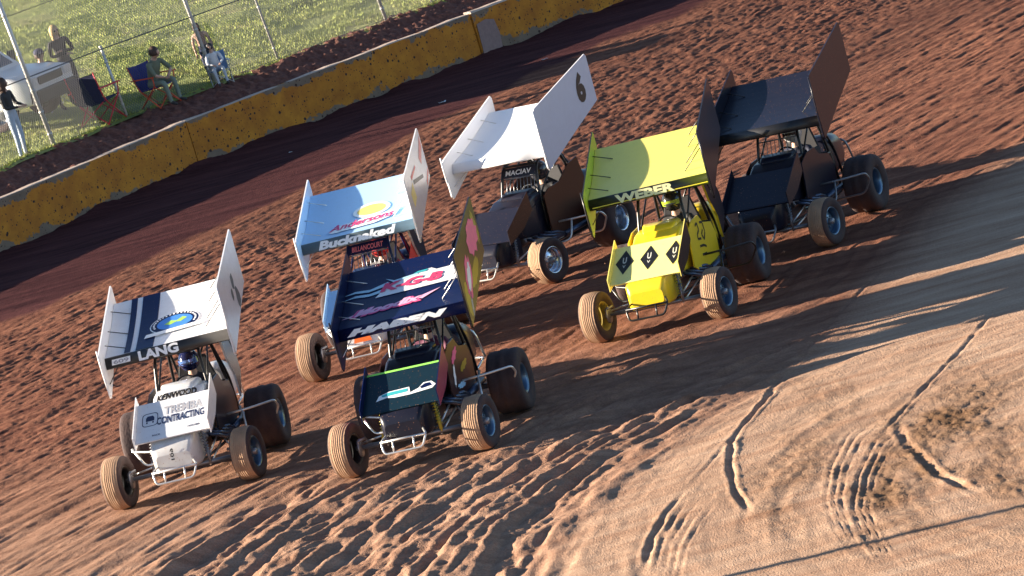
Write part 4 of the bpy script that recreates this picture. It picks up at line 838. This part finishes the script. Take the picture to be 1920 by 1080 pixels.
BROWN = paint('dark_brown_panel', (.045, .016, .010), dust_amt=.1)
C_blue = paint('pale_blue_wing', (.42, .62, .86), amt=.2, dust_amt=.06)
C_yel = paint('yellow_paint', (.80, .58, .02), amt=.2, dust_amt=.08)
C_yg = paint('lemon_green_wing', (.76, .66, .17), amt=.2, dust_amt=.06)
C_ylem = paint('pale_lemon_paint', (.82, .76, .27), amt=.2, dust_amt=.08)
C_olive = paint('olive_yellow_vinyl', (.34, .27, .012), amt=.3, dust_amt=.1)
C_silver = paint('silver_white_paint', (.66, .68, .72), amt=.24, dust_amt=.12)
C_warm = paint('dusty_white_board', (.66, .58, .58), amt=.28, dust_amt=.3)
C_gedge = mat('grey_leading_edge', (.09, .12, .13), .35, var=.1)
C_cyan = mat('blue_anodised', (.12, .19, .28), .35, .8)
CARS = [
 ('white winged race car with navy stripes on its roof wing, left of the pack', 358, 925, 10, dict(wyaw=3, wb=1.85, lrx=.76, fin=M_wht,
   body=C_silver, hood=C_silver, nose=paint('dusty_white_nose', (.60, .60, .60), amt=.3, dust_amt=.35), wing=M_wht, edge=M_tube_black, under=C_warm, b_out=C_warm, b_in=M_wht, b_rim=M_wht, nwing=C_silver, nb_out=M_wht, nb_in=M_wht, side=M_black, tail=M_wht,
   dz=.11, nz=.05, nx=.05, screen=False, rim=C_cyan, decals=dec_white, bumper=M_steel, driver='driver in a dark suit and navy helmet in the cockpit of the white striped car', suit=mat('black_suit', (.02, .02, .03), .8), helmet=mat('navy_helmet', (.01, .015, .06), .15, coat=.6), visor=mat('blue_mirror_visor', (.15, .30, .75), .1, .6))),
 ('dark navy winged race car with pink lettering and a black nose wing, front centre', 790, 868, 15, dict(wb=1.88, lrx=.82,
   body=M_black, wing=M_navy, edge=M_navy, under=M_black, b_out=paint('dark_olive_board', (.045, .032, .014), dust_amt=.2), b_in=M_navy, b_rim=M_black, nwing=paint('black_green_nose', (.006, .022, .035), amt=.3, dust_amt=.06), nb_out=paint('magenta_board', (.25, .02, .07), dust_amt=.1), nb_in=M_navy, side=paint('multicolour_panel', (.03, .012, .014)), rim=C_cyan, decals=dec_dark, stay=M_steel, shock=mat('yellow_shock', (.55, .42, .04), .4),
   driver='driver in a black helmet behind the bar screen of the dark navy car', suit=mat('pink_black_suit', (.10, .02, .05), .8), helmet=mat('black_helmet', (.01, .01, .02), .12, coat=.6))),
 ('pale blue winged race car, half hidden behind the dark navy car', 708, 690, 14, dict(dz=.10, fin=M_wht,
   body=M_navy, wing=C_blue, edge=C_gedge, under=C_warm, b_out=C_warm, b_in=C_blue, b_rim=M_wht, nwing=C_blue, nb_out=M_wht, nb_in=C_blue, side=M_navy, cage=M_navy, nose=M_wht, decals=dec_blue, stay=M_steel, bumper=M_steel, name=('BILLANCOURT', mat('red_white_vinyl', (.7, .18, .22), .4), M_navy),
   driver='driver in a yellow trimmed suit in the cockpit of the pale blue car', suit=mat('grey_suit', (.10, .10, .11), .8), helmet=mat('red_helmet', (.35, .03, .03), .15, coat=.6))),
 ('black race car with an all white roof wing numbered 6, at the back', 948, 545, 34, dict(bigside=True,dz=.16,
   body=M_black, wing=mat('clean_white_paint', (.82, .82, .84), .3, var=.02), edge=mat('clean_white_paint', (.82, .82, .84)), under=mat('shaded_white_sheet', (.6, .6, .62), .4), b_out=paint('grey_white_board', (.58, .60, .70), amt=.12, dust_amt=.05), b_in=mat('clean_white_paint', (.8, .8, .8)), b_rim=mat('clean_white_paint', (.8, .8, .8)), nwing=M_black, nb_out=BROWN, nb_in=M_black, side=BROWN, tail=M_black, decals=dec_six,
   name=('MACIAV', M_ltr_w, M_black), stay=M_steel, driver='driver in black behind the bar screen of the white winged number 6 car', suit=mat('dark_suit', (.015, .015, .02), .8), helmet=mat('grey_helmet', (.05, .05, .06), .15, coat=.6))),
 ('yellow winged race car with three black diamonds on its nose wing, right of the pack', 1246, 618, 20, dict(dz=.09, wyaw=8, fin=C_yel,
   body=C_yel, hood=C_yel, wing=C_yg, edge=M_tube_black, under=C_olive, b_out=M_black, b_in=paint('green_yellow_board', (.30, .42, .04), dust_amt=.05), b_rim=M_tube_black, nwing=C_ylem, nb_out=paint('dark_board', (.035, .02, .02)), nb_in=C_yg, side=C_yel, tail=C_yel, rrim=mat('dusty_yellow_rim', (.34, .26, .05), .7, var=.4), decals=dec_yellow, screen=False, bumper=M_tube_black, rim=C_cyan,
   driver='driver in a black suit with a yellow collar in the cockpit of the yellow car', suit=mat('black_suit2', (.02, .02, .02), .8), helmet=mat('charcoal_helmet', (.03, .03, .03), .15, coat=.6), visor=mat('lime_visor', (.25, .35, .03), .2))),
 ('all black winged race car following behind the yellow car at the far right', 1455, 480, 26, dict(
   body=M_black, wing=M_black, edge=M_tube_black, b_out=M_black, b_in=M_black, nwing=M_black, nb_out=M_black, nb_in=M_black, side=M_black, rim=C_cyan, bumper=M_grey, driver='driver in a dark suit in the cockpit of the all black car', suit=mat('navy_suit', (.01, .015, .04), .8), helmet=mat('white_helmet', (.5, .5, .5), .15, coat=.6))),
]
def build_light_pole():
    p = at(1650, 1012); b = Vector((p[0]-11.5, p[1]+1.4, 0)); root = empty('light_pole', b, 0, 'tall grey steel light pole with two lamp heads standing beside the track', 'light pole')
    mb = MB(); mb.tube([(0, 0, -.2), (0, 0, 4.2)], [.075, .06], 12); mb.lathe([(0, .001), (0, .16), (.03, .16), (.03, .07)], (0, 0, 0), 16, axis='z'); mb.build('pole', M_grey, root)
    mb = MB(); mb.tube([(-.5, 0, 4.15), (.5, 0, 4.15)], .03); mb.build('cross_arm', M_grey, root)
    for x in (-.4, .4): mb = MB(); mb.loft([[(x+a, y*k, 4.2+z) for a, y, z in ((-.14, -.12, 0), (.14, -.12, 0), (.14, .12, 0), (-.14, .12, 0))] for k, z in ((1, 0), (1.2, .1), (.8, .25))], smooth=False); mb.build('lamp_head', M_grey, root)

def bank_at(px, py, guess=2.0):     # point of the bank seen at a pixel
    z = WH
    for _ in range(30):
        p = at(px, py, z); sx = s_of_x(p[0]); best = None
        ss = np.linspace(sx-12, sx+12, 1200); x, y, _z = wpt(ss, 0.0); i = int(np.argmin((x-p[0])**2+(y-p[1])**2)); d = math.hypot(x[i]-p[0], y[i]-p[1])
        z = .6*z+.4*float(bank_z(ss[i], d))
    return (p[0], p[1], z), ss[i], d
LEAN = R(-5)
def camp_chair(label, loc, rz, fab, frame, kid=1.0, sidefab=None):
    root = empty('camping_chair', loc, rz, label, 'camping chair', 'folding chairs behind the fence'); root.scale = (kid,)*3
    mb = MB(); mb.loft([[(-.27, y, z) for y, z in ((-.26, .45), (.20, .40), (.20, .385), (-.26, .435))], [(0, y, z-.03) for y, z in ((-.26, .45), (.20, .40), (.20, .385), (-.26, .435))], [(.27, y, z) for y, z in ((-.26, .45), (.20, .40), (.20, .385), (-.26, .435))]], smooth=False); mb.build('seat', fab, root)
    mb = MB(); mb.loft([[(-.28, .20, .40), (-.29, .34, .92), (-.29, .355, .92), (-.28, .215, .40)], [(0, .24, .39), (0, .39, .90), (0, .405, .90), (0, .255, .39)], [(.28, .20, .40), (.29, .34, .92), (.29, .355, .92), (.28, .215, .40)]], smooth=False); mb.build('backrest', fab, root)
    for sx in (-1, 1):
        mb = MB(); mb.tube([(sx*.30, -.28, 0.01), (sx*.29, .20, .42), (sx*.30, .36, .94)], .012, 6); mb.build('leg', frame, root)
        mb = MB(); mb.tube([(sx*.30, .30, .01), (sx*.29, -.26, .46), (sx*.31, -.28, .64)], .012, 6); mb.build('leg', frame, root)
        mb = MB(); mb.box((sx*.32, .0, .645), (.07, .60, .02)); mb.build('armrest', frame, root)
    mb = MB(); mb.tube([(-.30, -.28, .02), (.29, -.26, .44)], .01, 6); mb.tube([(.30, -.28, .02), (-.29, -.26, .44)], .01, 6); mb.tube([(-.30, .30, .02), (.28, .2, .42)], .01, 6); mb.tube([(.30, .30, .02), (-.28, .2, .42)], .01, 6); mb.build('cross_brace', frame, root)
    return root
def ute(loc, rz):
    root = empty('white_utility_truck', loc, rz, 'white utility truck parked on the grass at the far left, its bonnet in view', 'truck'); Wp = mat('truck_white', (.78, .78, .78), .3, coat=.4, var=.03); gl = mat('dark_glass', (.03, .05, .09), .06); blk = mat('black_plastic', (.02, .02, .02), .6)
    # faces -y, x to its left; cab at front
    mb = MB(); mb.loft([rrect(-2.35, .84, .42, .78, .08), rrect(-2.30, .88, .38, .92, .10), rrect(-1.9, .90, .36, 1.00, .10), rrect(-1.2, .90, .36, 1.08, .08), rrect(-1.15, .90, .36, 1.10, .06), rrect(.35, .90, .36, 1.12, .06)])
    mb.loft([[(x*q, y, z) for x, z, y in ((-1, 1.08, a), (1, 1.08, a), (.86, 1.72, b), (-.86, 1.72, b))] for a, b, q in ((-1.2, -.55, .88), (.32, .22, .88))], smooth=False); mb.build('cab', Wp, root)
    mb = MB(); mb.add([(-.74, -1.13, 1.15), (.74, -1.13, 1.15), (.66, -.63, 1.66), (-.66, -.63, 1.66)], [(0, 1, 2, 3)]); mb.build('windscreen', gl, root, fix=False)
    for sx in (-1, 1): mb = MB(); mb.add([(sx*.868, -.95, 1.16), (sx*.868, .22, 1.16), (sx*.79, .16, 1.62), (sx*.79, -.5, 1.62)], [(0, 1, 2, 3)]); mb.build('side_window', gl, root, fix=False)
    mb = MB(); mb.box((0, 1.45, .98), (1.85, 2.1, .07)); mb.box((0, 1.5, .80), (.8, 2.0, .16)); mb.tube([(-.85, .45, 1.0), (-.85, .45, 1.65), (.85, .45, 1.65), (.85, .45, 1.0)], .03); 
    for x in (-.92, .92): mb.box((x, 1.45, 1.13), (.03, 2.1, .26))
    mb.box((0, 2.51, 1.13), (1.85, .03, .26)); mb.build('tray', mat('pale_tray', (.55, .55, .54), .4, .3), root)
    mb = MB(); mb.box((0, -2.40, .50), (1.7, .14, .26)); mb.box((0, -2.36, .80), (.9, .05, .16)); mb.build('front_bumper', blk, root, bevel=.02)
    for sx in (-1, 1): mb = MB(); mb.box((sx*.68, -2.33, .82), (.30, .08, .17)); mb.build('headlight', mat('lamp_glass', (.6, .62, .65), .1), root, bevel=.02)
    for sx in (-1, 1):
        for y in (-1.55, 1.5):
            w = bpy.data.objects.new('wheel', None); COL.objects.link(w); w.parent = root; w.location = (sx*.80, y, .36)
            mb = MB(); mb.lathe([(-.11, .22), (-.12, .33), (-.09, .36), (.09, .36), (.12, .33), (.11, .22)], (0, 0, 0), 28); mb.build('tyre', M_rubber, w); mb = MB(); mb.lathe([(-.10, .22), (0, .2), (sx*.05, .12), (sx*.07, .001)], (0, 0, 0), 20); mb.build('rim', M_grey, w)
        mb = MB(); mb.tube([(sx*.84, -.9, 1.2), (sx*1.02, -.92, 1.22)], .02); mb.box((sx*1.06, -.92, 1.26), (.16, .08, .22)); mb.build('mirror', blk, root)
def crowd():
    dk = mat('black_shirt', (.018, .018, .02), .85); dk2 = mat('charcoal_jacket', (.04, .04, .042), .85); jean = mat('pale_jeans', (.42, .50, .60), .8); trs = mat('dark_trousers', (.03, .03, .04), .8); grn = mat('green_grey_shirt', (.16, .18, .12), .8)
    blonde = mat('blonde_hair', (.50, .34, .15), .6); brown = mat('brown_hair', (.06, .03, .02), .6); black = mat('black_hair', (.012, .01, .01), .5)
    red = mat('red_fabric', (.60, .03, .05), .6); blue = mat('blue_fabric', (.03, .035, .26), .7); navyf = mat('navy_fabric', (.02, .025, .07), .8); gw = mat('grey_white_print_fabric', (.015, .018, .06), .8, var=.6, scale=30)
    grp = 'spectators behind the fence'
    def g(px, py): return bank_at(px, py)[0]
    P = g(152, 196); person('woman standing behind the fence in a black top with blonde hair and sunglasses', P, R(20), pose_stand('fold'), dk, trs, blonde, True, True, lean=LEAN, group=grp, scale=.98, fd=(.2, -1, -.1))
    P = g(108, 206); J = pose_sit(.05, .45); J['elL'] = (.28, -.22, .78); J['wrL'] = (.16, -.52, .80); person('man in a dark cap and sunglasses sitting in the red chair beside the white truck', P, R(35), J, dk, trs, brown, False, True, bare=True, cap=navyf, lean=LEAN, group=grp, fd=(.2, -1, 0))
    camp_chair('red folding chair in front of the white truck', P, R(35), red, mat('pale_frame', (.5, .5, .5), .4, .4))
    P = g(48, 296); person('person in a charcoal jacket and pale jeans standing at the far left behind the fence', P, R(65), pose_stand('front'), dk2, jean, brown, True, lean=LEAN, group=grp, scale=.93, fd=(.7, -1, -.2))
    P = g(195, 232); camp_chair('dark blue and white folding chair with a red frame behind the short fence post', P, R(150), gw, red, 1.15)
    P = g(303, 200); camp_chair('blue folding chair with an orange red frame under the leaning spectator', P, R(48), blue, mat('orange_red_frame', (.70, .08, .03), .5))
    J = pose_sit(.45, .45); person('spectator with bare arms leaning forward in the blue and red folding chair', P, R(48), J, grn, mat('grey_green_trousers', (.20, .24, .19), .8), brown, bare=True, lean=LEAN, group=grp, fd=(.3, -1, -.15))
    P = g(418, 158); camp_chair('small pale blue folding chair beside the tall fence post', P, R(8), mat('faded_blue_fabric', (.14, .24, .42), .8), mat('pale_frame', (.5, .5, .5)), .72)
    person('child with black hair in a white shirt sitting in the small blue chair', P, R(8), pose_sit(.1, .45), mat('white_shirt', (.7, .7, .72), .8), mat('light_trousers', (.55, .58, .62), .8), black, lean=LEAN, group=grp, scale=.68, fd=(-.1, -1, -.2))
    P = g(405, 152); person('child with tied back brown hair standing behind the black haired child', P, R(0), pose_stand(), mat('peach_top', (.5, .32, .24), .8), navyf, brown, True, lean=LEAN, group=grp, scale=.72, fd=(.5, -1, 0))
    P = g(-68, 254); ute(P, R(62))

import time as _t
_0 = _t.time()
for c in CARS:
    o_ = car_origin(c[1], c[2]); th_ = R(c[3])
    for x, y in ((.84, 0), (-.84, 0), (.7, 2.12), (-.86, 2.12)): PADS.append(((o_[0]+math.cos(th_)*x+math.sin(th_)*y, o_[1]-math.sin(th_)*x+math.cos(th_)*y), .35))
build_ground(); build_bank(); build_wall(); build_fence(); build_litter(); build_clods()
print('setting', _t.time()-_0)
for lab, px, py, th, sp in CARS: sprint_car(lab, px, py, R(th), sp) if False else sprint_car(lab, px, py, th, sp)
print('cars', _t.time()-_0)
crowd(); build_light_pole()
print('all', _t.time()-_0)
